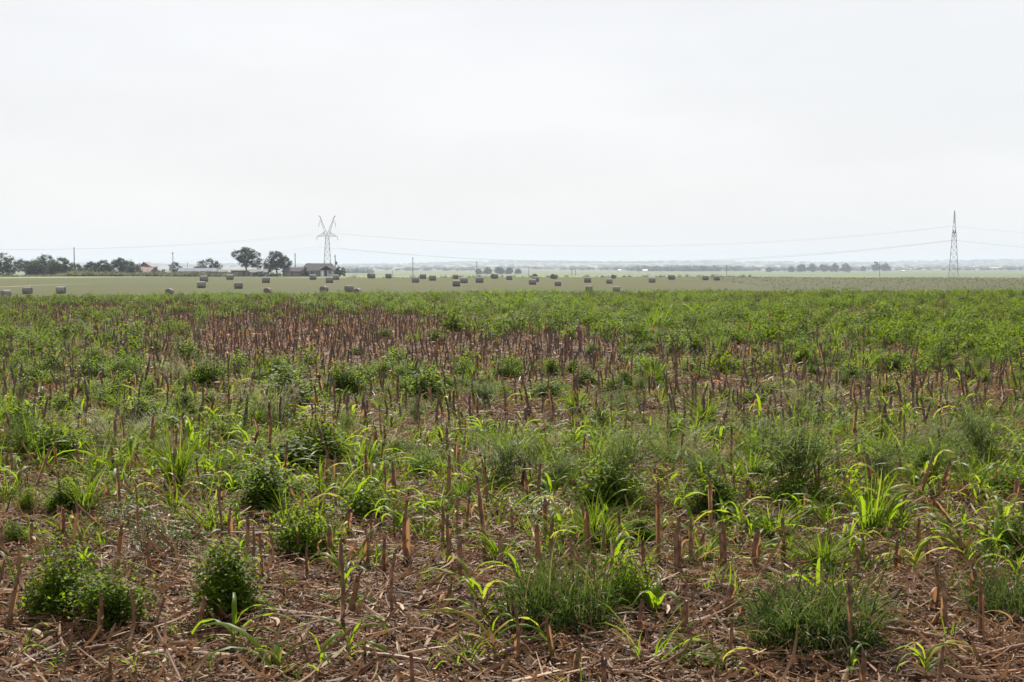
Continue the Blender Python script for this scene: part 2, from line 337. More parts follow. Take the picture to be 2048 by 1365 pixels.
# ------------------------------------------------------------------ the ground: one sheet to the horizon
def ground_mat():
    m, n, l, out = mat_new('field_ground')
    geo = n.new('ShaderNodeNewGeometry'); sep = n.new('ShaderNodeSeparateXYZ'); l.new(geo.outputs['Position'], sep.inputs[0])
    flat = n.new('ShaderNodeCombineXYZ'); l.new(sep.outputs['X'], flat.inputs['X']); l.new(sep.outputs['Y'], flat.inputs['Y'])
    ln = n.new('ShaderNodeVectorMath'); ln.operation = 'LENGTH'; l.new(flat.outputs[0], ln.inputs[0])
    def noise(scale, detail=5, stretch=(1, 1, 1), rough=0.6):
        mp = n.new('ShaderNodeMapping'); mp.inputs['Scale'].default_value = stretch; l.new(flat.outputs[0], mp.inputs['Vector'])
        t = n.new('ShaderNodeTexNoise'); t.inputs['Scale'].default_value = scale; t.inputs['Detail'].default_value = detail; t.inputs['Roughness'].default_value = rough
        l.new(mp.outputs[0], t.inputs['Vector']); return t.outputs['Fac']
    def rng_(v, lo, hi, a=0.0, b=1.0):
        r = n.new('ShaderNodeMapRange'); r.interpolation_type = 'SMOOTHSTEP'
        for k, q in (('From Min', lo), ('From Max', hi), ('To Min', a), ('To Max', b)): r.inputs[k].default_value = q
        l.new(v, r.inputs['Value']); return r.outputs['Result']
    def mth(op, a, b):
        k = n.new('ShaderNodeMath'); k.operation = op
        for i, v in enumerate((a, b)):
            if isinstance(v, (int, float)): k.inputs[i].default_value = v
            else: l.new(v, k.inputs[i])
        return k.outputs[0]
    # distance with a wavering edge
    r = mth('ADD', ln.outputs['Value'], mth('MULTIPLY', mth('SUBTRACT', noise(0.02, 3), 0.5), 16.0))
    # soil under the stubble
    soil = mixc(n, l, rng_(noise(7, 6), 0.3, 0.7), (0.018, 0.010, 0.006), (0.050, 0.029, 0.018))
    soil = mixc(n, l, rng_(noise(38, 4), 0.5, 0.72), soil, (0.09, 0.055, 0.033))
    rough_grass = mixc(n, l, rng_(noise(1.5, 5), 0.35, 0.65), (0.070, 0.085, 0.030), (0.13, 0.115, 0.06))
    # mown hay field with windrow streaks
    streak = noise(0.07, 5, (0.10, 1.0, 1.0)); blot = noise(0.018, 3, (0.5, 1, 1)); fine = noise(2.2, 4, (0.3, 1, 1))
    hay = mixc(n, l, rng_(streak, 0.33, 0.67), (0.042, 0.047, 0.006), (0.058, 0.050, 0.012))
    hay = mixc(n, l, rng_(blot, 0.40, 0.62, 0.0, 0.75), hay, (0.034, 0.049, 0.006))
    hay = mixc(n, l, rng_(fine, 0.42, 0.7, 0.0, 0.35), hay, (0.060, 0.058, 0.016))
    green_edge = rng_(mth('SUBTRACT', ln.outputs['Value'], mth('MULTIPLY', mth('SUBTRACT', noise(0.05, 2), 0.5), 20.0)), 325.0, 350.0, 0.0, 0.6)
    hay = mixc(n, l, green_edge, hay, (0.040, 0.060, 0.007))
    side = mth('DIVIDE', sep.outputs['X'], mth('ADD', sep.outputs['Y'], 0.5))
    side = mth('ADD', side, mth('MULTIPLY', mth('SUBTRACT', noise(0.03, 3), 0.5), 0.05))
    rank = mixc(n, l, rng_(noise(0.5, 4, (0.12, 1, 1)), 0.35, 0.65), (0.042, 0.054, 0.013), (0.062, 0.054, 0.026))
    hay = mixc(n, l, rng_(side, 0.115, 0.165), hay, rank)
    past = mixc(n, l, rng_(noise(0.05, 4, (0.3, 1, 1)), 0.35, 0.65), (0.105, 0.150, 0.055), (0.175, 0.165, 0.085))
    # valley: strips of pasture, stubble and crop
    band = noise(0.0022, 3, (0.12, 1.0, 1.0), 0.5)
    val = mixc(n, l, rng_(band, 0.42, 0.58), (0.095, 0.115, 0.038), (0.068, 0.092, 0.036))
    val = mixc(n, l, rng_(ln.outputs['Value'], 2250, 2450), val, (0.085, 0.090, 0.062))
    far2 = mixc(n, l, rng_(noise(0.0016, 4, (0.15, 1, 1)), 0.42, 0.56), (0.060, 0.075, 0.045), (0.20, 0.18, 0.12))
    val = mixc(n, l, rng_(ln.outputs['Value'], 3000, 3600), val, far2)
    val = mixc(n, l, rng_(ln.outputs['Value'], 5800, 7000), val, (0.040, 0.055, 0.035))
    c = mixc(n, l, rng_(r, 88, 104), soil, rough_grass)
    c = mixc(n, l, rng_(r, 200, 222), c, hay)
    c = mixc(n, l, rng_(r, 376, 400), c, past)
    c = mixc(n, l, rng_(r, 930, 1050), c, val)
    p = n.new('ShaderNodeBsdfPrincipled'); p.inputs['Roughness'].default_value = 0.95; p.inputs['Specular IOR Level'].default_value = 0.1
    l.new(c, p.inputs['Base Color'])
    bp = n.new('ShaderNodeBump'); bp.inputs['Strength'].default_value = 0.6; bp.inputs['Distance'].default_value = 0.03
    l.new(noise(22, 6), bp.inputs['Height']); l.new(bp.outputs['Normal'], p.inputs['Normal'])
    l.new(p.outputs[0], out.inputs['Surface'])
    return m
def build_ground():
    ang = np.concatenate([np.arange(-30, 30, 0.25), np.arange(30, 330, 4.0)]) * PI / 180
    rad = np.concatenate([[0.4], np.geomspace(0.8, 3.5, 10), np.arange(3.7, 20, 0.16), np.geomspace(20.2, 10500, 210)])
    A, Rr = np.meshgrid(ang, rad)
    X, Y = Rr * np.sin(A), Rr * np.cos(A)
    Z = ground(X, Y)
    n, a = X.shape
    idx = np.arange(n * a).reshape(n, a)
    nx = np.roll(idx, -1, 1)
    q = np.stack([idx[:-1], idx[1:], nx[1:], nx[:-1]], -1).reshape(-1, 4)
    g = Geo(); g.add(np.stack([X, Y, Z], -1).reshape(-1, 3), q)
    g.add(np.r_[np.stack([X[0], Y[0], Z[0]], -1), [[0, 0, float(ground(0, 0))]]], [(i, (i + 1) % a, a) for i in range(a)])
    return tag(link('ground', g.mesh('ground', ground_mat())), 'stubble field, mown hay field and hazy valley floor beyond', kind='structure')
build_ground()

# pale dirt track beside the weed bank
def track():
    pts = [hit(px, py) for px, py in ((-40, 576.5), (20, 574.0), (60, 572.0), (110, 570.0), (150, 568.8), (180, 568.2))]
    L_, R_ = [], []
    for i, p in enumerate(pts):
        a, b = pts[max(i - 1, 0)], pts[min(i + 1, len(pts) - 1)]
        d = (b - a)[:2]; d /= np.linalg.norm(d); s = np.array([-d[1], d[0]]) * .8
        for k, arr in ((1, L_), (-1, R_)):
            q = p[:2] + k * s; arr.append((q[0], q[1], float(ground(*q)) + 0.03))
    n = len(pts); g = Geo(); g.add(L_ + R_, [(i, n + i, n + i + 1, i + 1) for i in range(n - 1)])
    tag(link('dirt_track', g.mesh('dirt_track', M['track'])), kind='structure')
track()

# ------------------------------------------------------------------ plants of the stubble field: prototypes
def along(el, bend, L, t): return L * t
def stalk_geo(h, r, lean, seed):
    rg = np.random.default_rng(seed)
    S = 12; t = np.linspace(0, 1, S); g = Geo()
    a = rg.uniform(0, 2 * PI); bow = rg.uniform(-0.06, 0.06)
    P = np.stack([np.cos(a) * bow * h * np.sin(PI * t), np.sin(a) * bow * h * np.sin(PI * t), t * h - 0.02], -1)
    node = np.zeros(S)
    for k in np.cumsum(rg.uniform(2.4, 3.6, 5)).astype(int):
        if k < S - 1: node[k] = 1
    R = r * (1.12 - 0.22 * t) * (1 + 0.20 * node) * (1 + rg.uniform(-.05, .05, S)); R[0] *= 1.35
    tubes(g, P, R, 7, tint=np.array([[0.5, 0.0]]), cap=False)
    tt = g.t[0].reshape(S, 7, 3); tt[:, :, 2] = (0.75 * node + 0.85 * np.clip((t - 0.86) / 0.14, 0, 1) + 0.4 * np.clip(0.1 - t, 0, .1) / .1)[:, None]
    v = g.v[0].reshape(S, 7, 3)
    sl = rg.uniform(-1.6, 1.6); jag = rg.uniform(-1, 1, 7) * r * 1.1
    v[-1, :, 2] += (np.cos(np.arange(7) * 2 * PI / 7 + rg.uniform(0, 6)) * r * sl + jag)      # slanting, torn cut
    cut = np.concatenate([v[-1] * 1.0, [v[-1].mean(0) - [0, 0, r * 1.4]]])
    g.add(cut, [(i, (i + 1) % 7, 7) for i in range(7)], np.tile([0.5, 1, 0.55], (8, 1)))
    nroot = 6
    az = rg.uniform(0, 2 * PI, nroot)
    B = np.zeros((nroot, 3)); B[:, 2] = rg.uniform(0.015, 0.05, nroot)
    e = np.stack([np.cos(az) * r * 2.4, np.sin(az) * r * 2.4, np.full(nroot, -0.02)], -1)
    m_ = (B + e) / 2 + np.stack([np.cos(az) * r * .8, np.sin(az) * r * .8, np.full(nroot, .008)], -1)
    tubes(g, np.stack([B, m_, e], 1), np.tile([r * .22, r * .2, r * .14], (nroot, 1)), 3, tint=np.tile([.5, .5], (nroot, 1)), cap=False)
    return g
def sheath_geo(h, r, seed):
    """Dry leaf sheath wrapped round a stalk, its blade hanging loose."""
    rg = np.random.default_rng(seed); g = Geo()
    S, C = 7, 6; t = np.linspace(0, 1, S)
    a0 = rg.uniform(0, 2 * PI); z0 = rg.uniform(0.0, 0.25) * h; hh = h * rg.uniform(0.35, 0.7)
    ang = a0 + np.linspace(-1.9, 1.9, C)
    open_ = 1.12 + 0.9 * t ** 2 * rg.uniform(0.2, 1.0)
    rr = r * open_[:, None] * (1.14 - 0.2 * (z0 + t * hh)[:, None] / h) + rg.uniform(0, .002, (S, C))
    V = np.stack([np.cos(ang)[None] * rr, np.sin(ang)[None] * rr, np.broadcast_to((z0 + t * hh)[:, None], (S, C)) + rg.uniform(-.006, .006, (S, C))], -1)
    V[-1, :, 2] += rg.uniform(-0.03, 0.03, C)
    idx = np.arange(S * C).reshape(S, C)
    q = np.stack([idx[:-1, :-1], idx[:-1, 1:], idx[1:, 1:], idx[1:, :-1]], -1).reshape(-1, 4)
    g.add(V.reshape(-1, 3), q, np.tile([rg.random(), .5, .5], (S * C, 1)))
    k = rg.integers(1, 3)
    if k:
        b = np.tile([[np.cos(a0) * r * 1.5, np.sin(a0) * r * 1.5, z0 + hh * rg.uniform(.5, .95)]], (k, 1))
        ribbons(g, b, a0 + rg.uniform(-.8, .8, k), rg.uniform(-.2, .9, k), rg.uniform(1.6, 2.8, k), rg.uniform(.08, .22, k), rg.uniform(.010, .022, k), 5, 0.3, 'blade', rg.uniform(-2, 2, k), rg.uniform(-1, 1, k), tint=rg.random((k, 2)))
    return g
STALKS, SHEATHS = [], []
for i in range(12):
    h = 0.40; r = [0.0105, 0.0095, 0.0115, 0.0088][i % 4]
    STALKS.append(stalk_geo(h, r, 0, 100 + i).mesh('corn_stubble_stalk', M['stalk']))
    SHEATHS.append(sheath_geo(h, r, 200 + i).mesh('husk_sheath', M['sheath']))

LEAVES = []
for i in range(14):                      # arching strap leaves of self-sown corn, unit length about 1
    g = Geo(); rg = np.random.default_rng(300 + i)
    ribbons(g, [[0, 0, 0]], 0, rg.uniform(0.85, 1.35), rg.uniform(1.5, 3.0), 1.0, rg.uniform(0.055, 0.088), 12, rg.uniform(.25, .6), 'blade', rg.uniform(-1.0, 1.0), rg.uniform(-.6, .6), tint=np.array([[rg.random(), rg.random()]]), power=rg.uniform(1.0, 1.6))
    v = g.v[0].reshape(13, 3, 3); v[:, 0, 2] += 0.012 * np.sin(np.arange(13) * 1.9 + i); v[:, 2, 2] += 0.012 * np.sin(np.arange(13) * 2.3 + i * 2)
    LEAVES.append(g.mesh('leaf', M['corn']))
CSTEM = []
for i in range(4):
    g = Geo(); rg = np.random.default_rng(340 + i); t = np.linspace(0, 1, 5)
    tubes(g, np.stack([.02 * np.sin(t * 3 + i), .02 * np.cos(t * 2 + i) - .02, t - 0.03], -1), .042 * (1.1 - .5 * t), 6, tint=np.array([[.4, .5]]))
    CSTEM.append(g.mesh('stem', M['corn']))

def bush_geo(h, w, nleaf, seed, leaf=0.028, lw=0.5, sparse=0.0, droop=0.5, stems=22):
    """Bushy broadleaf weed: forked stems from one crown, leaves along every stem."""
    rg = np.random.default_rng(seed); f, s = Geo(), Geo()
    nk = 6; kc = rg.uniform(-.36, .36, (nk, 2)); kh = rg.uniform(.5, 1.12, nk); kc[0] = 0; kh[0] = 1.05
    kk = rg.integers(0, nk, stems); e = kc[kk] + rg.normal(0, .12, (stems, 2))
    az = np.arctan2(e[:, 1], e[:, 0]); rad = np.hypot(e[:, 0], e[:, 1]) * 2
    hz = h * kh[kk] * rg.uniform(0.55, 1.1, stems) * (1 - .25 * np.clip(rad, 0, 1))
    S = 6; t = np.linspace(0, 1, S)
    out = (rad * w / 2)[:, None] * (t ** 0.75)[None]
    P = np.stack([np.cos(az)[:, None] * out, np.sin(az)[:, None] * out, hz[:, None] * (t ** 1.1)[None]], -1)
    P[:, 1:] += rg.normal(0, 0.012, (stems, S - 1, 3))
    tubes(s, P, np.tile(np.linspace(0.004, 0.0015, S), (stems, 1)), 3, cap=False)
    k = rg.integers(0, stems, nleaf); tt = rg.uniform(0.22 + sparse * 0.2, 1.0, nleaf) ** 0.8
    j = np.clip((tt * (S - 1)).astype(int), 0, S - 2); fr = (tt * (S - 1) - j)[:, None]
    B = P[k, j] * (1 - fr) + P[k, j + 1] * fr
    sp = 0.052 * w / 0.4
    B = B + rg.normal(0, 1, (nleaf, 3)) * np.array([sp, sp, sp * 0.7]) * (1 - sparse * 0.3)
    B[:, 2] = np.maximum(B[:, 2], 0.01)
    ribbons(f, B, rg.uniform(0, 2 * PI, nleaf), rg.uniform(-0.2, 1.0, nleaf), rg.uniform(0.1, 1.2, nleaf) * droop * 2, leaf * rg.uniform(.6, 1.35, nleaf), leaf * lw * rg.uniform(.8, 1.2, nleaf), 2, 0.0, 'leaf', rg.uniform(-.8, .8, nleaf), tint=rg.random((nleaf, 2)))
    return f, s
def tuft_geo(h, w, n, seed, width=0.006, bend=(0.8, 2.2), el=(0.7, 1.5), S=6, seedheads=0, mat=0, crown=.28, wild=.7):
    """Grass: blades from a crown, arching outwards."""
    rg = np.random.default_rng(seed); g = Geo()
    az = rg.uniform(0, 2 * PI, n); rad = w * crown * np.sqrt(rg.random(n))
    B = np.stack([np.cos(az) * rad, np.sin(az) * rad, np.full(n, -0.01)], -1)
    az2 = az + rg.normal(0, wild, n)
    ribbons(g, B, az2, rg.uniform(*el, n), rg.uniform(*bend, n), h * rg.uniform(.4, 1.5, n), width * rg.uniform(.6, 1.3, n), S, 0.25, 'blade', rg.uniform(-1.2, 1.2, n), rg.normal(0, .5, n), tint=rg.random((n, 2)), power=1.3)
    sd = Geo()
    if seedheads:
        m = seedheads; az = rg.uniform(0, 2 * PI, m)
        B = np.stack([np.cos(az) * w * .2, np.sin(az) * w * .2, np.zeros(m)], -1)
        C = ribbons(sd, B, az, rg.uniform(1.0, 1.5, m), rg.uniform(.3, 1.3, m), h * rg.uniform(1.1, 1.6, m), 0.0022, 6, 0, 'flat', tint=rg.random((m, 2)))
        for q in (3, 4, 5, 6):
            for _ in range(5):
                ribbons(sd, C[:, q] + rg.normal(0, .006, (m, 3)), rg.uniform(0, 6.28, m), rg.uniform(-.3, 1.1, m), .4, rg.uniform(.03, .09, m), .0028, 2, 0, 'leaf', tint=rg.random((m, 2)))
    return g, sd
def airy_geo(h, w, n, seed, leaf=0.02, per=34, lw=0.16, up=(0.75, 1.45)):
    """Tall feathery weed: many thin upright branches with tiny narrow leaves."""
    rg = np.random.default_rng(seed); f, s = Geo(), Geo()
    az = rg.uniform(0, 2 * PI, n); lev = rg.uniform(0, .45, n) * h
    B = np.stack([rg.normal(0, .02, n), rg.normal(0, .02, n), lev], -1)
    C = ribbons(s, B, az, rg.uniform(*up, n), rg.uniform(-.3, .5, n), (h - lev) * rg.uniform(.35, 1.15, n), 0.0032, 6, 0, 'flat', rg.uniform(-2, 2, n), rg.normal(0, .3, n))
    # second order twigs
    m = n * 4; k = rg.integers(0, n, m); q = rg.integers(2, 7, m)
    C2 = ribbons(s, C[k, q], rg.uniform(0, 2 * PI, m), rg.uniform(.3, 1.3, m), rg.uniform(-.4, .4, m), rg.uniform(.06, .2, m) * h, 0.0018, 4, 0, 'flat')
    pts = np.concatenate([C[:, 2:].reshape(-1, 3), C2.reshape(-1, 3)])
    L = pts[rg.integers(0, len(pts), n * per)] + rg.normal(0, .012, (n * per, 3))
    N = len(L)
    ribbons(f, L, rg.uniform(0, 2 * PI, N), rg.uniform(-.1, 1.2, N), rg.uniform(0, .8, N), leaf * rg.uniform(.6, 1.5, N), leaf * lw, 2, 0, 'leaf', tint=rg.random((N, 2)))
    return f, s
def size_of(*gs):
    v = np.concatenate([q for g in gs for q in g.v]); r = np.hypot(v[:, 0], v[:, 1])
    return float(np.percentile(v[:, 2], 97)), float(2 * np.percentile(r, 93))
BUSH = []
for i, (h, w, nl, lf, lw) in enumerate([(.34, .46, 3400, .030, .62), (.30, .40, 2900, .028, .65), (.36, .36, 3000, .030, .6), (.26, .44, 2800, .027, .65), (.30, .34, 2400, .032, .6), (.22, .38, 2000, .027, .65)]):
    f, s = bush_geo(h, w, nl, 400 + i, lf, lw, stems=34); BUSH.append((f.mesh('foliage', M['bush']), s.mesh('stems', M['wstem']), *size_of(f)))
SILVER = []
for i in range(2):
    f, s = bush_geo(.26, .55, 520, 430 + i, .026, .38, sparse=1.0, stems=30); SILVER.append((f.mesh('foliage', M['silver']), s.mesh('stems', M['wstem']), *size_of(f)))
TUSS = []
for i, (h, n) in enumerate([(.28, 2100), (.27, 2100), (.26, 1900)]):
    g, sd = tuft_geo(h, .42, n, 440 + i, .0095, (.4, 2.6), (.15, 1.35), 6, crown=.75, wild=2.2); TUSS.append((g.mesh('blades', M['grass']), None, *size_of(g)))
CLUMP = []
for i, (h, n, sh) in enumerate([(.42, 130, 0), (.36, 110, 0), (.40, 150, 8), (.30, 90, 0)]):
    g, sd = tuft_geo(h, .16, n, 450 + i, .011, (.4, 2.0), (1.0, 1.53), 7, sh); CLUMP.append((g.mesh('blades', M['clump']), sd.mesh('seed_heads', M['seed']) if sh else None, h * .85, .34))
PLUME = []
for i in range(3):
    g, sd = tuft_geo(.34, .30, 150, 460 + i, .006, (.6, 1.8), (.9, 1.5), 6, 70); PLUME.append((g.mesh('blades', M['grass']), sd.mesh('seed_heads', M['seed']), .42, .5))
AIRY = []
for i, (h, n) in enumerate([(.62, 64), (.58, 72), (.5, 56)]):
    f, s = airy_geo(h, .6, n, 470 + i, .024, 40, .2, (.75, 1.5)); AIRY.append((f.mesh('foliage', M['airy']), s.mesh('branches', M['airy']), *size_of(f)))
LOWW = []
for i in range(4):
    f, s = bush_geo(.08, .22, 160, 480 + i, .02, .5, droop=.3, stems=10); LOWW.append(f)

# ------------------------------------------------------------------ placing them: everything stands on the ground
REG = []        # (object, kind phrase, look, x, y): labelled at the end by what each stands next to
LAND = []       # named plants that the others are described by: (short phrase, px, py)
def mark(o, phrase, look, p): REG.append((o, phrase, look, float(p[0]), float(p[1])))
def two_part(name, proto, p, sc, rz, cat, group, names, sc_z=1.0):
    root = bpy.data.objects.new(name, None); COL.objects.link(root); root.empty_display_size = 0.05
    root.location = p; root.rotation_euler = (0, 0, rz); root.scale = (sc, sc, sc * sc_z)
    tag(root, None, cat, group)
    for me, nm in zip(proto[:2], names):
        if me is not None: tag(link(nm, me, root), kind='stuff')
    return root
KINDS = {
 'bush': ('broadleaf_weed', BUSH, 'weed', 'leafy broadleaf weeds among the stubble', ('foliage', 'stems'), 'leafy dark green weed'),
 'silver': ('silvery_weed', SILVER, 'weed', 'open silvery weeds on the litter', ('foliage', 'stems'), 'open silvery weed'),
 'tuss': ('grass_tussock', TUSS, 'grass', 'wide grass tussocks', ('blades',), 'wide grass tussock'),
 'clump': ('grass_clump', CLUMP, 'grass', 'upright bright grass clumps', ('blades', 'seed_heads'), 'upright bright grass clump'),
 'plume': ('seeding_grass', PLUME, 'grass', 'grasses with pale seed plumes', ('blades', 'seed_heads'), 'pale plumed grass'),
 'airy': ('feathery_weed', AIRY, 'weed', 'tall feathery weeds', ('foliage', 'branches'), 'tall feathery grey-green weed'),
}
cnt = {}
def plant(kind, p, wpx=None, hpx=None, sc=None, label=None, short=None, look=''):
    name, protos, cat, group, parts, phrase = KINDS[kind]
    i = cnt.get(kind, 0); cnt[kind] = i + 1
    pr = protos[i % len(protos)]
    d = max(p[1], 1.0); zf = 1.0
    if wpx is not None:
        sc = wpx * d / FPX / pr[3]; zf = float(np.clip(hpx * d / FPX / (pr[2] * sc), 0.5, 2.3))
    o = two_part(name, pr, p, sc, U(0, 6.28), cat, group, parts, zf if wpx is not None else float(U(.7, 1.25)))
    if label:
        o['label'] = label
        px, py = project(p[0], p[1], p[2] + 0.1); LAND.append((short, float(px), float(py)))
    else: mark(o, phrase, look, p)
    return o

HAND = [  # kind, column and row of its foot in the photo, width and height there, label, short phrase
 ('bush', 112, 1240, 150, 132, 'large round leafy dark green weed at the bottom left edge of the stubble', 'the bottom left leafy weed'),
 ('bush', 228, 1262, 150, 112, 'leafy dark green weed joined to the large one at the bottom left', 'the second bottom left weed'),
 ('bush', 455, 1243, 145, 140, 'tall leafy dark green weed standing on open litter left of the bottom middle', 'the tall leafy weed'),
 ('bush', 612, 1128, 135, 100, 'round leafy weed with stubble stalks standing right in front of it', 'the weed behind stalks'),
 ('bush', 120, 1036, 75, 62, 'small round leafy weed near the left edge beside a leaning stalk', 'the small round weed'),
 ('bush', 56, 1030, 46, 55, 'smallest leafy weed of the pair near the left edge', 'the smallest left weed'),
 ('bush', 32, 1098, 66, 48, 'low leafy weed at the left edge beside an upright stalk', 'the left edge weed'),
 ('bush', 112, 936, 120, 84, 'dense round dark weed at the left behind the broken stalks', 'the dense round weed'),
 ('bush', 592, 948, 135, 66, 'broad dark leafy weed in the grass left of the middle', 'the broad dark weed'),
 ('bush', 1256, 1232, 110, 125, 'narrow leafy weed at the right shoulder of the wide grass tussock', 'the narrow leafy weed'),
 ('bush', 562, 818, 115, 68, 'big leafy weed on the near edge of the stubble patch', 'the stubble edge weed'),
 ('bush', 862, 803, 110, 60, 'bright leafy weed mound in the middle of the field', 'the middle weed mound'),
 ('bush', 1102, 806, 95, 42, 'low leafy weed right of the greyish feathery weed in mid field', 'the low mid-field weed'),
 ('bush', 712, 778, 66, 42, 'small leafy weed just in front of the dense stubble', 'the small stubble-front weed'),
 ('bush', 1146, 752, 36, 28, 'tiny round weed alone among the stubble right of the middle', 'the tiny lone weed'),
 ('bush', 40, 748, 60, 32, 'round leafy weed at the left edge near the far stubble', 'the far left weed'),
 ('bush', 106, 750, 56, 32, 'round leafy weed second from the left near the far stubble', 'the second far weed'),
 ('bush', 255, 762, 66, 44, 'dark leafy weed standing against the grey far stubble at left', 'the dark far weed'),
 ('bush', 1452, 706, 60, 28, 'dark leafy weed at the green edge right of the stubble', 'the green edge weed'),
 ('bush', 1300, 700, 46, 26, 'dark leafy weed bulging from the weed belt edge', 'the belt edge weed'),
 ('bush', 1605, 706, 44, 26, 'dark leafy weed in the right weed belt beside bare litter', 'the right belt weed'),
 ('bush', 800, 912, 110, 30, 'flat spreading leafy weed in front of the middle litter patch', 'the flat spreading weed'),
 ('tuss', 1112, 1272, 255, 128, 'wide dark green grass tussock on the litter at the bottom middle', 'the middle grass tussock'),
 ('tuss', 1625, 1292, 300, 104, 'widest low grass tussock at the bottom right', 'the bottom right tussock'),
 ('tuss', 2020, 1252, 200, 96, 'grass tussock cut by the right edge of the view', 'the right edge tussock'),
 ('clump', 352, 978, 80, 120, 'dense upright grass clump with a dark foot left of the middle', 'the dark-footed grass clump'),
 ('clump', 575, 1062, 70, 74, 'bright upright grass clump above the weed with stalks in front', 'the upright grass clump'),
 ('clump', 1640, 1145, 80, 82, 'yellow-green grass clump behind the bottom right tussock', 'the yellow grass clump'),
 ('clump', 1745, 1072, 110, 118, 'tall bright grass clump standing among sprouts at the right', 'the tall bright clump'),
 ('clump', 1480, 960, 70, 50, 'bright grass clump between the two tall feathery weeds', 'the clump between feathery weeds'),
 ('airy', 1245, 1012, 235, 190, 'tall feathery grey-green weed right of the middle, taller than the stalks before it', 'the middle feathery weed'),
 ('airy', 1595, 1002, 300, 185, 'widest tall feathery grey-green weed at the right', 'the right feathery weed'),
 ('airy', 1010, 978, 200, 110, 'low feathery weed left of the tall one in mid field', 'the low feathery weed'),
 ('airy', 1960, 940, 260, 125, 'feathery green weed mass at the right edge of the field', 'the right edge feathery weed'),
 ('airy', 970, 818, 100, 52, 'greyish feathery weed between two leafy mounds in mid field', 'the greyish feathery weed'),
 ('airy', 1690, 785, 80, 42, 'small greyish feathery weed far off at the right', 'the small far feathery weed'),
 ('airy', 1250, 830, 90, 45, 'small feathery weed behind the tall one in the middle', 'the small middle feathery weed'),
 ('airy', 1400, 985, 130, 85, 'low feathery weed between the two tall feathery ones', 'the low feathery weed between'),
 ('airy', 1760, 975, 150, 95, 'feathery weed just right of the widest one', 'the weed right of the feathery'),
 ('airy', 1860, 955, 150, 85, 'feathery weed between the right edge mass and the widest one', 'the in-between feathery weed'),
 ('airy', 1120, 985, 110, 80, 'low feathery weed at the left foot of the tall middle one', 'the left foot feathery weed'),
 ('airy', 850, 960, 110, 60, 'low feathery weed in the grass band left of the middle', 'the grass band feathery weed'),
 ('plume', 235, 905, 130, 95, 'pale plumed grass behind the dense round weed at the left', 'the pale plumed grass'),
 ('plume', 300, 925, 90, 60, 'smaller plumed grass beside the dark-footed grass clump', 'the small plumed grass'),
 ('plume', 1880, 905, 110, 66, 'plumed grass in front of the feathery mass at the right', 'the right plumed grass'),
 ('silver', 310, 1125, 190, 105, 'open silvery leaved weed sprawling over litter at the lower left', 'the sprawling silvery weed'),
 ('silver', 255, 1065, 120, 60, 'small silvery weed behind the sprawling one at the lower left', 'the small silvery weed'),
 ('silver', 1690, 850, 90, 50, 'silvery weed on the litter at the right of the field', 'the far silvery weed'),
]
for k, px, py, w, h, lab, sh in HAND:
    plant(k, hit(px, py, 90), w, h, label=lab, short=sh)

# cover maps read off the photograph: how much of the soil is green, by row (distance) and column
ROWS = [575, 590, 602, 615, 630, 650, 670, 690, 710, 730, 760, 790, 820, 860, 900, 950, 1000, 1060, 1130, 1200, 1280, 1400]
COVER = ['9999999999999999', '8999999999999999', '7889999999999998', '7666788999999998', '6554568999999988', '6432224889999888', '7652111368998888', '8752111136888888',
         '4322111113568888', '5541101112345777', '8877757654445677', '8888868876666666', '7686433223333444', '5678432224334577', '6688767778678899', '4568888888888899',
         '3456888888888888', '3345666666677777', '2233444444455555', '1112222222223333', '0011001100110011', '0110010001100010']
COVER = np.array([[int(c) for c in r] for r in COVER]) / 9.0
def cover(x, y, arr=COVER):
    px, py = project(x, y, ground(x, y))
    u = np.clip(px / 128 - 0.5, 0, 14.999); k = np.clip(np.interp(py, ROWS, np.arange(len(ROWS))), 0, len(ROWS) - 1.001)
    i, j = k.astype(int), u.astype(int); a, b = k - i, u - j
    return arr[i, j] * (1 - a) * (1 - b) + arr[i + 1, j] * a * (1 - b) + arr[i, j + 1] * (1 - a) * b + arr[i + 1, j + 1] * a * b
def scatter(y0, y1, per_m2, margin=1.10):
    """Random points on the field between two distances, a little wider than the view."""
    area = 0.37 * margin * (y1 ** 2 - y0 ** 2) ; n = int(area * per_m2)
    y = np.sqrt(rng.uniform(y0 ** 2, y1 ** 2, n)); x = rng.uniform(-1, 1, n) * 0.37 * margin * y
    return x, y
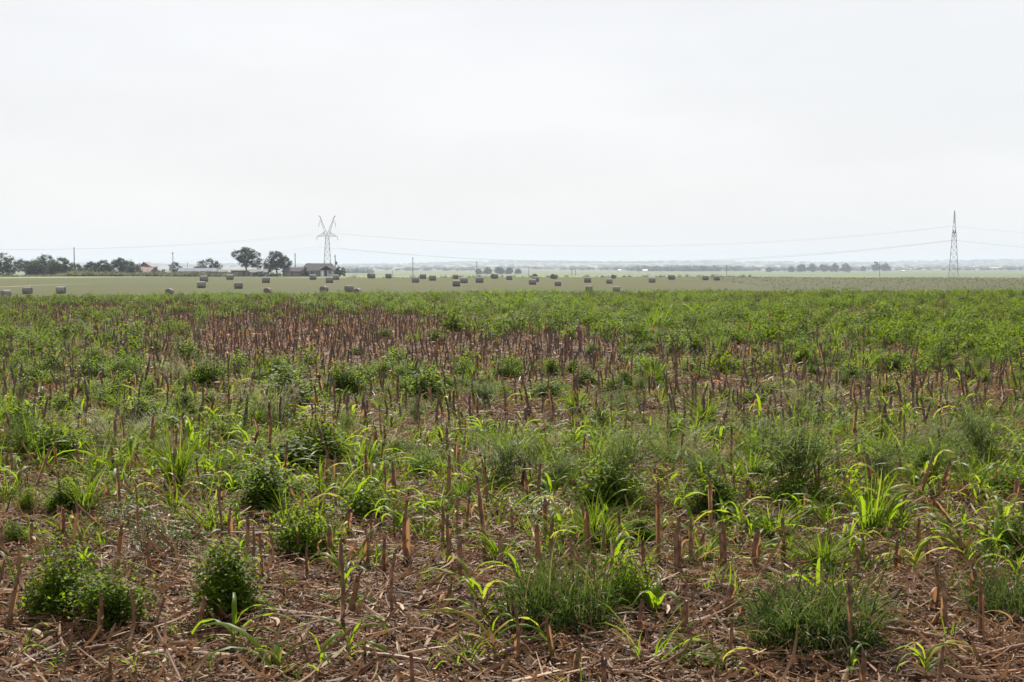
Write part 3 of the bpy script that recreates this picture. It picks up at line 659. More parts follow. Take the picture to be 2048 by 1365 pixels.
def instanced(name, points, rots, scales, idx, meshes, label, cat=None):
    """One object of kind stuff: copies of a few plants on given points."""
    pc = bpy.data.collections.new(name + '_kinds')
    for i, me in enumerate(meshes):
        o = bpy.data.objects.new('%s_kind_%02d' % (name, i), me); pc.objects.link(o)
    me = bpy.data.meshes.new(name); me.vertices.add(len(points)); me.vertices.foreach_set('co', np.asarray(points, float).ravel())
    for nm, ty, dat, key in (('rot', 'FLOAT_VECTOR', rots, 'vector'), ('scl', 'FLOAT_VECTOR', scales, 'vector'), ('idx', 'INT', idx, 'value')):
        a = me.attributes.new(nm, ty, 'POINT'); a.data.foreach_set(key, np.asarray(dat).ravel())
    ob = link(name, me)
    ng = bpy.data.node_groups.new(name, 'GeometryNodeTree')
    ng.interface.new_socket('Geometry', in_out='INPUT', socket_type='NodeSocketGeometry')
    ng.interface.new_socket('Geometry', in_out='OUTPUT', socket_type='NodeSocketGeometry')
    N, Lk = ng.nodes, ng.links
    gi, go = N.new('NodeGroupInput'), N.new('NodeGroupOutput')
    ci = N.new('GeometryNodeCollectionInfo'); ci.inputs['Collection'].default_value = pc
    ci.inputs['Separate Children'].default_value = True; ci.inputs['Reset Children'].default_value = True
    ip = N.new('GeometryNodeInstanceOnPoints'); ip.inputs['Pick Instance'].default_value = True
    def na(nm, ty):
        a = N.new('GeometryNodeInputNamedAttribute'); a.data_type = ty; a.inputs['Name'].default_value = nm; return a.outputs['Attribute']
    e2r = N.new('FunctionNodeEulerToRotation'); Lk.new(na('rot', 'FLOAT_VECTOR'), e2r.inputs[0])
    Lk.new(gi.outputs[0], ip.inputs['Points']); Lk.new(ci.outputs[0], ip.inputs['Instance']); Lk.new(na('idx', 'INT'), ip.inputs['Instance Index'])
    Lk.new(e2r.outputs[0], ip.inputs['Rotation']); Lk.new(na('scl', 'FLOAT_VECTOR'), ip.inputs['Scale']); Lk.new(ip.outputs[0], go.inputs[0])
    md = ob.modifiers.new('copies', 'NODES'); md.node_group = ng
    return tag(ob, label, cat, kind='stuff')
def spin(n, tilt=0.0):
    return np.stack([rng.normal(0, tilt, n), rng.normal(0, tilt, n), rng.uniform(0, 6.28, n)], -1)
def sc3(s, zs=None): 
    s = np.asarray(s, float); return np.stack([s, s, s if zs is None else zs], -1)
def pts(x, y, dz=0.0): return np.stack([x, y, ground(x, y) + dz], -1)

# ---- stubble stalks: rows about 0.9 m apart across the view
stalk_n = [0]
def put_stalk(p, h, lean, az, thick=1.0, sheath=True):
    i = stalk_n[0]; stalk_n[0] += 1
    k = int(rng.integers(0, 12)); s = h / 0.40
    o = link('corn_stubble_stalk', STALKS[k], None, p, (0, 0, 0), (thick, thick, s))
    q = Matrix.Rotation(lean, 4, Vector((-math.sin(az), math.cos(az), 0))) @ Matrix.Rotation(U(0, 6.28), 4, 'Z')
    o.rotation_euler = q.to_euler()
    tag(o, None, 'stalk', 'corn stubble stalks standing in the field')
    if sheath: link('husk_sheath', SHEATHS[k], o)
    look = 'broken' if h < 0.14 else ('slanting' if lean > 0.28 else ('tall' if h > 0.38 else ('short' if h < 0.24 else 'upright')))
    mark(o, 'stubble stalk', look, p)
HS = [(15,1262,41,1147),(198,1293,203,1181),(297,1304,333,1185),(383,1304,414,1185),(285,1233,289,1147),(301,1161,294,1079),(530,1175,521,1062),(467,1096,463,1010),
 (598,1130,598,1045),(617,1157,615,1085),(662,1133,658,1048),(680,1164,682,1072),(5,1137,3,1048),(65,1116,65,1041),(181,1113,143,1031),(215,1020,213,952),
 (29,967,22,897),(126,963,82,912),(432,1365,432,1322),(533,1368,533,1330),(458,1164,444,1075),(682,1267,684,1085),(702,1226,718,1144),(731,1133,731,1051),(742,1106,742,1034),
 (770,1161,770,1069),(762,1161,761,1126),(817,1133,815,993),(886,1103,886,1010),(900,1130,895,1024),(919,1178,919,1062),(888,1240,902,1164),(974,1116,953,945),(1001,1137,1000,1062),
 (1027,1075,1023,1014),(1025,1004,1022,956),(1092,1079,1090,993),(1109,1116,1106,1031),(1131,1004,1131,956),(1140,1137,1140,1069),(1142,1075,1169,1028),(1166,1096,1162,1004),
 (1174,1120,1172,1007),(1213,1116,1208,1045),(1224,1096,1220,1010),(1237,1110,1237,1014),(1261,1021,1261,952),(1197,1010,1197,962),(1282,1089,1277,1017),(1289,1161,1285,1075),
 (1316,1127,1315,956),(1361,1164,1357,1072),(1359,1069,1359,1028),(1285,1294,1285,1195),(1371,1281,1373,1195),(947,1267,971,1209),(1019,1277,1025,1171),(1012,1305,1056,1212),
 (1145,1365,1162,1281),(991,1365,1019,1318),(803,1365,803,1325),(868,1365,868,1335),(984,1368,984,1340),(1083,1368,1082,1335),(1321,1368,1321,1335),(1358,1164,1357,1028),(1382,1127,1382,1031),
 (1422,1093,1418,942),(1440,1151,1439,1062),(1449,1144,1445,1038),(1488,1072,1488,1014),(1496,1041,1494,952),(1512,1154,1514,1052),(1567,1137,1563,1031),(1370,1288,1372,1195),
 (1475,1260,1485,1188),(1457,1240,1463,1161),(1700,1195,1700,1140),(1712,1161,1711,1082),(1659,1116,1659,1041),(1722,1123,1721,1058),(1799,1168,1794,1072),(1858,1144,1854,1048),
 (1868,1226,1870,1123),(1885,1274,1885,1158),(1854,1270,1881,1222),(1943,1219,1945,1127),(1964,1294,1960,1154),(1926,1144,1917,1055),(1977,1103,1976,1028),(2042,1099,2042,1041),
 (1883,1017,1876,952),(1929,1014,1926,956),(2037,1010,2034,952),(1384,1246,1440,1202),(1613,1069,1613,1017),(1680,1055,1679,1021),(1822,993,1822,956),
 (750,905,750,850),(885,903,885,868),(895,912,894,850),(770,905,769,848),(855,912,855,872),(930,905,931,862),(1090,915,1091,866),(1030,905,1032,845),(1345,918,1345,880),(990,900,1000,845),
 (440,905,441,850),(300,960,270,905),(228,950,224,890),(425,905,428,840),(640,985,640,930),(770,1000,768,930),(1752,905,1752,860),(1810,885,1810,850),(1855,900,1852,862)]
used = []
for bx, by, tx, ty in HS:
    p = hit(bx, by, 60); d = p[1]; hh = (by - ty) * d / FPX / CP; dx = (tx - bx) * d / FPX
    lat = dx; back = U(-0.05, 0.05) * hh
    L = math.sqrt(hh ** 2 + lat ** 2 + back ** 2); lean = math.atan2(math.hypot(lat, back), hh); az = math.atan2(back, lat)
    put_stalk(p, L, lean, az, thick=float(U(.75, 1.05)), sheath=rng.random() < .85); used.append(p[:2])
used = np.array(used)
def row_points(y0, y1, gap, pitch=0.9, jit=0.07):
    out = []
    for k in range(int((y0 - 8) / pitch), int((y1 + 8) / pitch) + 1):
        x = np.arange(-46, 46, gap) + rng.normal(0, gap * .45, len(np.arange(-46, 46, gap)))
        y = k * pitch + 0.10 * x + rng.normal(0, jit, len(x))
        m = (y > y0) & (y < y1) & (np.abs(x) < 0.40 * y + .3)
        out.append(np.stack([x[m], y[m]], -1))
    return np.concatenate(out)
near = row_points(4.4, 20.0, 0.14, jit=.045)
near = near[[np.min(np.hypot(*(used - q).T)) > 0.13 for q in near]]
near = near[rng.random(len(near)) < np.clip(0.26 + (near[:, 1] - 7) * 0.08, 0.14, 0.9)]
near = near[np.argsort(near[:, 1])]
left = 300 - len(HS)
vis = np.abs(near[:, 0]) < 0.375 * near[:, 1]
ind = np.where(vis)[0][:left]; rest = np.setdiff1d(np.arange(len(near)), ind)
for q in near[ind]:
    lean = abs(rng.normal(0, .13)) if rng.random() < .85 else U(.3, .85)
    put_stalk(np.array([q[0], q[1], float(ground(*q))]), float(np.clip(rng.normal(.26, .07), .11, .42)), lean, U(0, 6.28), float(U(.6, .95)), rng.random() < .82)
far1 = row_points(20.0, 92.0, 0.12, jit=0.14)
far1 = far1[(rng.random(len(far1)) < np.where(cover(far1[:, 0], far1[:, 1]) > .75, .32, .95))]
both = np.concatenate([near[rest], far1]); n = len(both)
SF = []
for i in range(6):
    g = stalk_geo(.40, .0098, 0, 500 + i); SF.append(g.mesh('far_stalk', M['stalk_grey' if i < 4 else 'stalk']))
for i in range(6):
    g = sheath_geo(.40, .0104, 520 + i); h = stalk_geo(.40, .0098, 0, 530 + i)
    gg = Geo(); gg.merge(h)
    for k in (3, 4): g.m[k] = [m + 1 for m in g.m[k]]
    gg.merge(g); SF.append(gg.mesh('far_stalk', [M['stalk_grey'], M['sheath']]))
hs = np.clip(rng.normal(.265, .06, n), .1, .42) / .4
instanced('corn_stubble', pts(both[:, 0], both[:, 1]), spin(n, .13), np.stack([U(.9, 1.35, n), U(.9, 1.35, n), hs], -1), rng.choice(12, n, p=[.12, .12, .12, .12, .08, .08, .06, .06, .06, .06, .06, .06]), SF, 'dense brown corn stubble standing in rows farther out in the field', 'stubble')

# ---- self-sown corn sprouts
def sprout(p, size, nl=None, short=None, label=None, az0=None, flat=1.0):
    root = bpy.data.objects.new('corn_sprout', None); COL.objects.link(root); root.empty_display_size = .05
    root.location = p; tag(root, None, 'sprout', 'green self-sown corn sprouts among the stubble')
    nl = nl or int(rng.integers(5, 9)); az = U(0, 6.28) if az0 is None else az0
    st = size * U(.28, .45)
    link('stem', CSTEM[int(rng.integers(0, 4))], root, (0, 0, 0), (0, 0, U(0, 6)), (size * .16, size * .16, st))
    for i in range(nl):
        f = i / max(nl - 1, 1)
        s = size * U(.65, 1.15) * (1 - .35 * abs(f - .55))
        link('leaf', LEAVES[int(rng.integers(0, 14))], root, (0, 0, st * (.25 + .72 * f)), (0, -(f - .5) * .5, az + PI * i + rng.normal(0, .5)), (s, s * U(.8, 1.2) * .9, s * flat))
    if label:
        root['label'] = label; px, py = project(*p); LAND.append((short, float(px), float(py)))
    else: mark(root, 'corn sprout', 'large' if size > .36 else ('small' if size < .24 else 'bright'), p)
HSP = [(690,1205,100,.36),(470,1318,110,.42),(700,1325,130,.34),(965,1262,110,.46),(985,1318,90,.42),(1310,1262,90,.36),(1120,1090,110,.44),(1500,1098,90,.36),(1445,1060,100,.42),(1225,1040,90,.36),
 (1480,1085,80,.38),(1850,1362,100,.34),(1705,1358,60,.24),(1592,1062,90,.36),(1830,1165,80,.38),(1700,1120,80,.36),(1930,1150,100,.42),(1990,1145,90,.44),(2036,1190,90,.42),(60,1085,60,.3),(25,1180,70,.36),
 (170,1150,60,.3),(150,1075,60,.28),(735,1010,90,.42),(850,1040,90,.38),(560,1010,90,.4),(465,1010,80,.4),(640,1085,60,.34),(800,1080,80,.4),(345,1290,30,.2),(55,1322,60,.26),(270,1360,60,.25),(915,1365,40,.22),
 (640,1358,70,.3),(1700,1020,110,.5),(1760,1030,110,.5),(1440,1365,40,.26),(480,1120,50,.3),(500,935,80,.5),(400,935,70,.42),(180,985,60,.34),(1060,1045,70,.36),(1900,1095,70,.36),(2010,1080,80,.42),(905,1060,70,.36),
 (110,1352,50,.2),(560,1362,50,.22),(1850,1000,80,.42),(1960,1000,80,.42),(1650,1075,80,.4),(945,1215,60,.36),(260,950,70,.4)]
for px, py, w, s in HSP: sprout(hit(px, py, 60), s * .88)
x, y = scatter(6.8, 15.0, 9, 1.03); keep = rng.random(len(x)) < cover(x, y) ** 1.2 * 1.2
x, y = x[keep], y[keep]; x, y = x[:240], y[:240]
for a, b in zip(x, y): sprout(np.array([a, b, float(ground(a, b))]), float(np.clip(rng.normal(.28, .08), .13, .5)), int(rng.integers(4, 8)))

# ---- weeds and grass one can tell apart, out to about 24 m
x, y = scatter(6.8, 25.0, 3.4, 1.03)
c = cover(x, y); keep = rng.random(len(x)) < np.where(y > 14, c ** 2.1, c ** 1.3)
for a, b in zip(x[keep][:430], y[keep][:430]):
    p = np.array([a, b, float(ground(a, b))]); u = rng.random()
    if b < 14: k = 'clump' if u < .60 else ('bush' if u < .76 else ('plume' if u < .82 else ('airy' if u < .85 else ('silver' if u < .88 else 'bush'))))
    else: k = 'bush' if u < .62 else ('clump' if u < .82 else ('airy' if u < .85 else ('plume' if u < .88 else 'bush')))
    s = float(U(.5, 1.1)) * {'airy': .75, 'clump': .75}.get(k, 1.0)
    plant(k, p, sc=s, look='large' if s > .92 else ('small' if s < .68 else 'mid-sized'))

# ---- uncountable: farther weeds, short grass and seedlings, residue
FW = []
for i in range(7):
    h, w = [(.34, .50), (.40, .44), (.28, .52), (.36, .40), (.44, .5), (.30, .42), (.38, .56)][i]
    f, s = bush_geo(h, w, 520, 600 + i, .046, .5, stems=18); FW.append(f.mesh('far_weed', M['bush'] if i in (1, 3, 6) else M['field']))
for i in range(2):
    g, _ = tuft_geo(.40, .2, 70, 620 + i, .013, (.5, 2.0), (.9, 1.5), 4); FW.append(g.mesh('far_grass', M['clump']))
f, s = airy_geo(.5, .5, 26, 630, .03, 26, .25); FW.append(f.mesh('far_feathery', M['airy']))
xs, ys = [], []
for y0, y1, dn in ((19, 30, 7.0), (30, 50, 6.0), (50, 94, 4.6)):
    x, y = scatter(y0, y1, dn); patch = .5 + .5 * np.sin(x * .9 + 2 * np.sin(y * .31)) * np.sin(y * .55 + x * .2)
    c = cover(x, y); keep = rng.random(len(x)) < np.clip(c ** 1.8 * (0.72 + .45 * patch), 0, 1) * (1 - .85 * np.clip((np.sin(x * .23 + 1.1 * np.sin(y * .11)) * np.sin(y * .29 + 1.3 * np.sin(x * .17)) - .62) / .14, 0, 1)); xs.append(x[keep]); ys.append(y[keep])
x, y = np.concatenate(xs), np.concatenate(ys); n = len(x)
idx = rng.choice(10, n, p=[.14, .14, .13, .13, .12, .12, .10, .05, .04, .03])
s = np.clip(rng.normal(.85, .3, n), .3, 1.8) * (.6 + .65 * (.5 + .5 * np.sin(x * 1.3 + 1.7 * np.sin(y * .4)) * np.sin(y * .8 + .6 * x)))
s = s * np.clip(1.25 - .005 * y, .75, 1.1)
instanced('weed_belt', pts(x, y, -.01), spin(n, .08), sc3(s, s * U(.75, 1.1, n)), idx, FW, 'dense green weeds covering the far half of the stubble field', 'weeds')

LG = [f.mesh('seedling', M['bush']) for f in LOWW]
for i in range(4):
    g, _ = tuft_geo(.17, .12, 30, 640 + i, .006, (.5, 1.8), (.8, 1.5), 5); LG.append(g.mesh('short_grass', M['clump']))
for i in range(4):
    g, _ = tuft_geo(.24, .03, 6, 660 + i, .017, (1.3, 2.9), (.85, 1.35), 8); LG.append(g.mesh('young_shoot', M['corn']))
x, y = scatter(4.6, 24, 40.0); c = cover(x, y); pt = .5 + .5 * np.sin(x * 2.1 + 1.3 * np.sin(y * 1.1)) * np.sin(y * 1.7)
keep = rng.random(len(x)) < np.clip(np.where(y > 16, .8 * c ** 2.0, c ** 1.15) * (.5 + pt), .012, 1)
x, y = x[keep], y[keep]; n = len(x); s = np.clip(rng.normal(1.0, .3, n), .35, 1.9)
instanced('short_grass', pts(x, y, -.005), spin(n, .12), sc3(s * (1 + .2 * np.exp(-((y - 11) / 1.9) ** 2))), rng.choice(12, n, p=[.07, .07, .07, .07, .11, .11, .11, .11, .07, .07, .07, .07]), LG, 'short grass and weed seedlings growing through the corn litter', 'grass')

LP = []
for i in range(6):                       # heaps of shredded husk and leaf about 0.8 m across
    g = Geo(); rg = np.random.default_rng(700 + i); N = 1600; pale = (0, .22, -.06, .1, .3, 0)[i]
    a = rg.uniform(0, 6.28, N); rr = .55 * np.sqrt(rg.random(N))
    B = np.stack([np.cos(a) * rr, np.sin(a) * rr, rg.exponential(.012, N)], -1)
    big = rg.random(N) < .06
    L = np.where(big, rg.uniform(.12, .34, N), rg.uniform(.015, .10, N)); W = np.where(big, rg.uniform(.006, .018, N), rg.uniform(.0025, .010, N))
    ribbons(g, B, rg.uniform(0, 6.28, N), rg.normal(.05, .14, N), rg.normal(.15, .5, N), L, W, 4, np.where(rg.random(N) < .6, rg.uniform(.2, .9, N), .05), 'strip', rg.normal(0, 1.1, N), rg.normal(0, .7, N), tint=np.stack([np.clip(rg.beta(.6, 1.25, N) + pale, 0, 1), rg.random(N)], -1))
    K = 150; a = rg.uniform(0, 6.28, K); rr = .55 * np.sqrt(rg.random(K)); sz = rg.uniform(.008, .03, K) * rg.choice([1, 1, 1.6], K)
    o8 = np.array([(1, 0, 0), (.3, .9, 0), (-.8, .5, 0), (-.7, -.6, 0), (.4, -.9, 0), (.2, .1, .8)]); q8 = [(0, 1, 5), (1, 2, 5), (2, 3, 5), (3, 4, 5), (4, 0, 5)]
    V = (o8[None] * rg.uniform(.7, 1.3, (K, 6, 1))) * sz[:, None, None] + np.stack([np.cos(a) * rr, np.sin(a) * rr, np.full(K, -.004)], -1)[:, None, :]
    g.add(V.reshape(-1, 3), (np.array(q8)[None] + 6 * np.arange(K)[:, None, None]).reshape(-1, 3), None, 1)
    LP.append(g.mesh('residue_heap', [M['litter'], M['clod']]))
xs, ys = [], []
gx, gy = np.meshgrid(np.arange(-5.4, 5.4, .44), np.arange(3.9, 12.2, .44))
gx, gy = (gx + U(-.2, .2, gx.shape)).ravel(), (gy + U(-.2, .2, gy.shape)).ravel(); k_ = np.abs(gx) < .42 * gy + .4
xs.append(gx[k_]); ys.append(gy[k_])
for y0, y1, dn in ((12, 24, 3.2), (24, 60, 2.4)):
    x, y = scatter(y0, y1, dn); xs.append(x); ys.append(y)
x, y = np.concatenate(xs), np.concatenate(ys); n = len(x); s = U(.8, 1.25, n)
instanced('corn_residue', pts(x, y, .0), spin(n, .03), sc3(s), rng.integers(0, 6, n), LP, 'shredded brown corn leaves and husks littering the soil', 'litter')

# fallen stalks lying on the litter
FS = []
for i in range(5):
    g = stalk_geo(.42, .0115, 0, 800 + i); FS.append(g.mesh('fallen_stalk', M['stalk']))
HF = [(120,1065,2.6,.34),(60,1120,.3,.3),(250,1330,.4,.4),(700,1270,.05,.32),(830,1215,.5,.3),(1500,1130,2.9,.3),(1960,1330,.25,.4),(1880,1290,2.8,.3),(960,1340,.7,.35),(1210,1340,.2,.3),(1240,1352,.6,.28),
 (540,1000,2.2,.3),(600,1080,2.5,.32),(700,1180,2.8,.3),(1150,1180,.7,.4),(1760,1200,.1,.3),(1990,985,2.3,.3),(1690,1240,.15,.25),(400,1080,2.7,.3),(1580,1330,.1,.3),(330,960,2.4,.35),(100,1330,.2,.3),(850,1340,2.9,.3),(1420,1335,.3,.3),(640,1210,.2,.25)]
for i, (px, py, a, L) in enumerate(HF):
    p = hit(px, py, 60); p[2] += .03
    o = link('fallen_stalk', FS[i % 5], None, p, (0, PI / 2 - U(.02, .16), a), (.8, .8, L * .8 / .42))
    tag(o, None, 'stalk', 'fallen corn stalks lying on the litter'); mark(o, 'fallen corn stalk', 'long' if L > .33 else 'short', p)

# ------------------------------------------------------------------ hay bales on the mown field
def bale_meshes(seed):
    rg = np.random.default_rng(seed)
    R, L, n = 0.66, 1.55, 28
    prof = [(-L / 2, R * .90), (-L / 2 + .06, R * .975), (-L / 2 + .16, R), (-.3, R * 1.012), (0, R * 1.0), (.3, R * 1.012), (L / 2 - .16, R), (L / 2 - .06, R * .975), (L / 2, R * .90)]
    a = np.arange(n) * 2 * PI / n
    V = []
    for x, r in prof:
        rr = r * (1 + rg.normal(0, .008, n)); z = rr * np.sin(a); z = np.where(z < -R * .9, -R * .9 + (z + R * .9) * .3, z)   # settled foot
        V.append(np.stack([np.full(n, x), rr * np.cos(a), z + R * .92], -1))
    V = np.array(V); m = len(prof); idx = np.arange(m * n).reshape(m, n); nx = np.roll(idx, -1, 1)
    g = Geo(); g.add(V.reshape(-1, 3), np.stack([idx[:-1], nx[:-1], nx[1:], idx[1:]], -1).reshape(-1, 4))
    ends = []
    for e, sgn in ((0, -1), (m - 1, 1)):
        h = Geo(); c = V[e].mean(0)
        rings = [V[e] + [sgn * .003, 0, 0]]
        for k, (f, dx) in enumerate(((.75, .025), (.5, .012), (.25, .035))): rings.append(c + (V[e] - c) * f + np.array([sgn * dx, 0, 0]) + rg.normal(0, .008, (n, 3)))
        rv = np.concatenate(rings + [[c + [sgn * .02, 0, 0]]]); ri = np.arange(4 * n).reshape(4, n); rx = np.roll(ri, -1, 1)
        h.add(rv, np.stack([ri[:-1], rx[:-1], rx[1:], ri[1:]], -1).reshape(-1, 4))
        h.add(rv[[*ri[3], 4 * n]], [(i, (i + 1) % n, n) for i in range(n)])
        ends.append(h)
    return g, ends
BALES = []
for i in range(4):
    g, (e0, e1) = bale_meshes(900 + i)
    w = Geo()
    BALES.append((g.mesh('bale_roll', M['bale']), e0.mesh('bale_end', M['bale_end']), e1.mesh('bale_end', M['bale_end'])))
# column, row of the foot, width in the photo, turned end-on
BL = [(55,588,17,0),(122,587,17,0),(12,594,15,.9),(339,590,14,1.45),(403,576,16,.1),(408,564,15,.1),(460,560,13,0),(477,577.5,16,.15),(532,566,14.5,.12),(535,588,13.5,1.4),
 (626,560,13,.1),(659,566,14.5,.1),(672,560,12.5,.1),(648,585,14,1.25),(698,584,16,.35),(715,588.5,12,1.35),(742.5,557,13.5,.7),(777,557,12,.1),(831,565.5,14,.1),(846,558,12,.1),
 (865,561.5,13.5,.1),(911,558,11,0),(912.6,573,14.5,.1),(928,566.5,14,.1),(959,566,14.5,.12),(989,557.5,11,.9),(1018.6,560,11.5,0),(1070,556.8,10,1.4),(1071,564,13,.2),(1065,569.5,14,.12),
 (1108,558,11,1.0),(1115.7,572,12.5,0),(1175,565.5,13,0),(1178,583,12.5,0),(1218.7,567.5,12,0),(1227,557.6,9,1.3),(1233,584,12.5,.05),(1304,565.5,12.5,0),(1343,559.5,12,.25),(1411,560.5,11.5,.05),(1433.6,561,11,.05),(949,592,12,.6)]
BALE_LAB = ['round bale nearest the left edge, lying side-on before the weed bank', 'second side-on bale from the left before the weed bank', 'pale-topped bale half hidden by weeds at the far left edge',
 'end-on bale half hidden behind the weed belt left of the farm trees', 'front bale of the two in line left of the low sheds', 'back bale of the two in line left of the low sheds', 'bale close in front of the low brown shed',
 'lone side-on bale below the low brown shed', 'bale below the gap between the two tall farm trees', 'end-on bale sunk behind the weeds below the two tall farm trees', 'bale close in front of the house wall',
 'nearer bale of the pair below the right end of the house', 'farther bale of the pair below the right end of the house', 'round-faced end-on bale below the house and steel tower', 'large bale right of the end-on one below the tower',
 'mostly hidden bale just right of the large one below the tower', 'first bale on the skyline right of the house', 'second bale on the skyline right of the house', 'bale at the foot of the taller skyline pole',
 'skyline bale just right of the taller pole', 'bale right of the taller pole, a little below the skyline', 'skyline bale directly behind the lowest of the middle trio', 'lowest bale of the middle trio', 'right-hand bale of the middle trio',
 'bale at the foot of the second skyline pole', 'tilted end-on bale on the skyline below the hazy wood', 'skyline bale right of the tilted end-on one', 'rear bale of the tight cluster of three', 'middle bale of the tight cluster of three',
 'front bale of the tight cluster of three', 'round end-on bale on the skyline right of the cluster', 'lone bale below the end-on one right of the cluster', 'bale below the two thin twin poles', 'flat-topped bale half sunk in weeds below the twin poles',
 'bale right of the one below the twin poles', 'small end-on bale on the skyline behind another bale', 'palest half sunk bale on the weed edge right of the middle', 'lone bale farther right on the mown field', 'skyline bale third from the right end of the field',
 'second bale from the right end of the row', 'last bale at the right end of the row', 'bale almost wholly hidden in the weed edge in the middle']
for i, ((px, py, w, yaw), lab) in enumerate(zip(BL, BALE_LAB)):
    p = hit(px, py, 420, near=215.0)
    foot = p[1]
    s = float(np.clip(w * foot / FPX / (1.55 if yaw < .8 else 1.36), .84, 1.12))
    b, e0, e1 = BALES[i % 4]
    o = link('hay_bale', b, None, (p[0], p[1], p[2] - .03), (0, 0, yaw + U(-.06, .06)), s)
    tag(o, lab, 'hay bale', 'round hay bales on the mown field')
    link('bale_end', e0, o); link('bale_end', e1, o)

# ------------------------------------------------------------------ trees
def tree_parts(h, lobes, seed, leaf=.34, n=2600, trunk_r=.22, trunk_top=.45, clump=.75, nclump=None):
    n = int(n * 3.2)
    """lobes: (x, z, rx, rz) ellipsoids as shares of the height; leaves gather in clumps inside them."""
    rg = np.random.default_rng(seed); cr, tk = Geo(), Geo()
    lobes = np.array(lobes, float) * h
    vol = lobes[:, 2] * lobes[:, 2] * lobes[:, 3]
    nc = nclump or max(40, n // 40)
    k = rg.choice(len(lobes), nc, p=vol / vol.sum())
    d = rg.normal(0, 1, (nc, 3)); d /= np.linalg.norm(d, axis=1, keepdims=True); rr = rg.uniform(.35, 1, nc) ** .5
    Cc = np.stack([lobes[k, 0] + d[:, 0] * rr * lobes[k, 2], d[:, 1] * rr * lobes[k, 2], lobes[k, 1] + d[:, 2] * rr * lobes[k, 3]], -1)
    q = rg.integers(0, nc, n); cs = clump * .82 * rg.uniform(.55, 1.15, nc)
    P = Cc[q] + rg.normal(0, .5, (n, 3)) * cs[q][:, None] * np.array([1, 1, .75])
    P[:, 2] = np.maximum(P[:, 2], .15)
    ribbons(cr, P, rg.uniform(0, 6.28, n), rg.uniform(-.9, 1.0, n), rg.uniform(0, 1.0, n), leaf * rg.uniform(.6, 1.4, n), leaf * .75 * rg.uniform(.7, 1.3, n), 2, 0, 'leaf', rg.uniform(-1, 1, n), tint=np.stack([np.clip(rg.normal(.5, .25, n), 0, 1), rg.random(n)], -1))
    zt = trunk_top * h; t = np.linspace(0, 1, 6)
    tp = np.stack([.03 * h * np.sin(t * 2.2 + seed), .02 * h * np.cos(t * 2 + seed), t * zt - .2], -1); tp[:, :2] -= tp[0, :2]
    tubes(tk, tp, trunk_r * (1.25 - .6 * t), 8)
    m = min(nc, 16); sel = rg.choice(nc, m, replace=False)
    a = np.tile(tp[-2][None], (m, 1)); b = Cc[sel]
    mid = a * .5 + b * .5 + rg.normal(0, .03 * h, (m, 3)) - [0, 0, .03 * h]
    tubes(tk, np.stack([a, a * .7 + mid * .3, mid, mid * .4 + b * .6, b], 1), np.tile(trunk_r * np.array([.5, .42, .3, .18, .07]), (m, 1)), 5)
    return cr, tk
def tree(name, px, dist, top, foot, lobes, label, seed, leaf=.32, n=2600, trunk_r=.22, trunk_top=.45, clump=.8, group='farmstead trees', cat='tree', shape=None):
    p = at(px, dist); zt = zrow(top, dist); h = zt - p[2]
    cr, tk = tree_parts(h, lobes, seed, leaf, n, trunk_r, trunk_top, clump)
    r = bpy.data.objects.new(name, None); COL.objects.link(r); r.location = p
    tag(r, label, cat, group)
    tag(link('crown', cr.mesh('crown', M['tree']), r), kind='stuff'); link('trunk', tk.mesh('trunk', M['bark']), r)
    return r
round_ = [(0, .62, .36, .34), (-.22, .5, .24, .26), (.22, .5, .24, .25)]
dense = [(0, .55, .5, .42), (-.35, .42, .36, .38), (.35, .42, .36, .38), (0, .3, .55, .28)]
F = 0
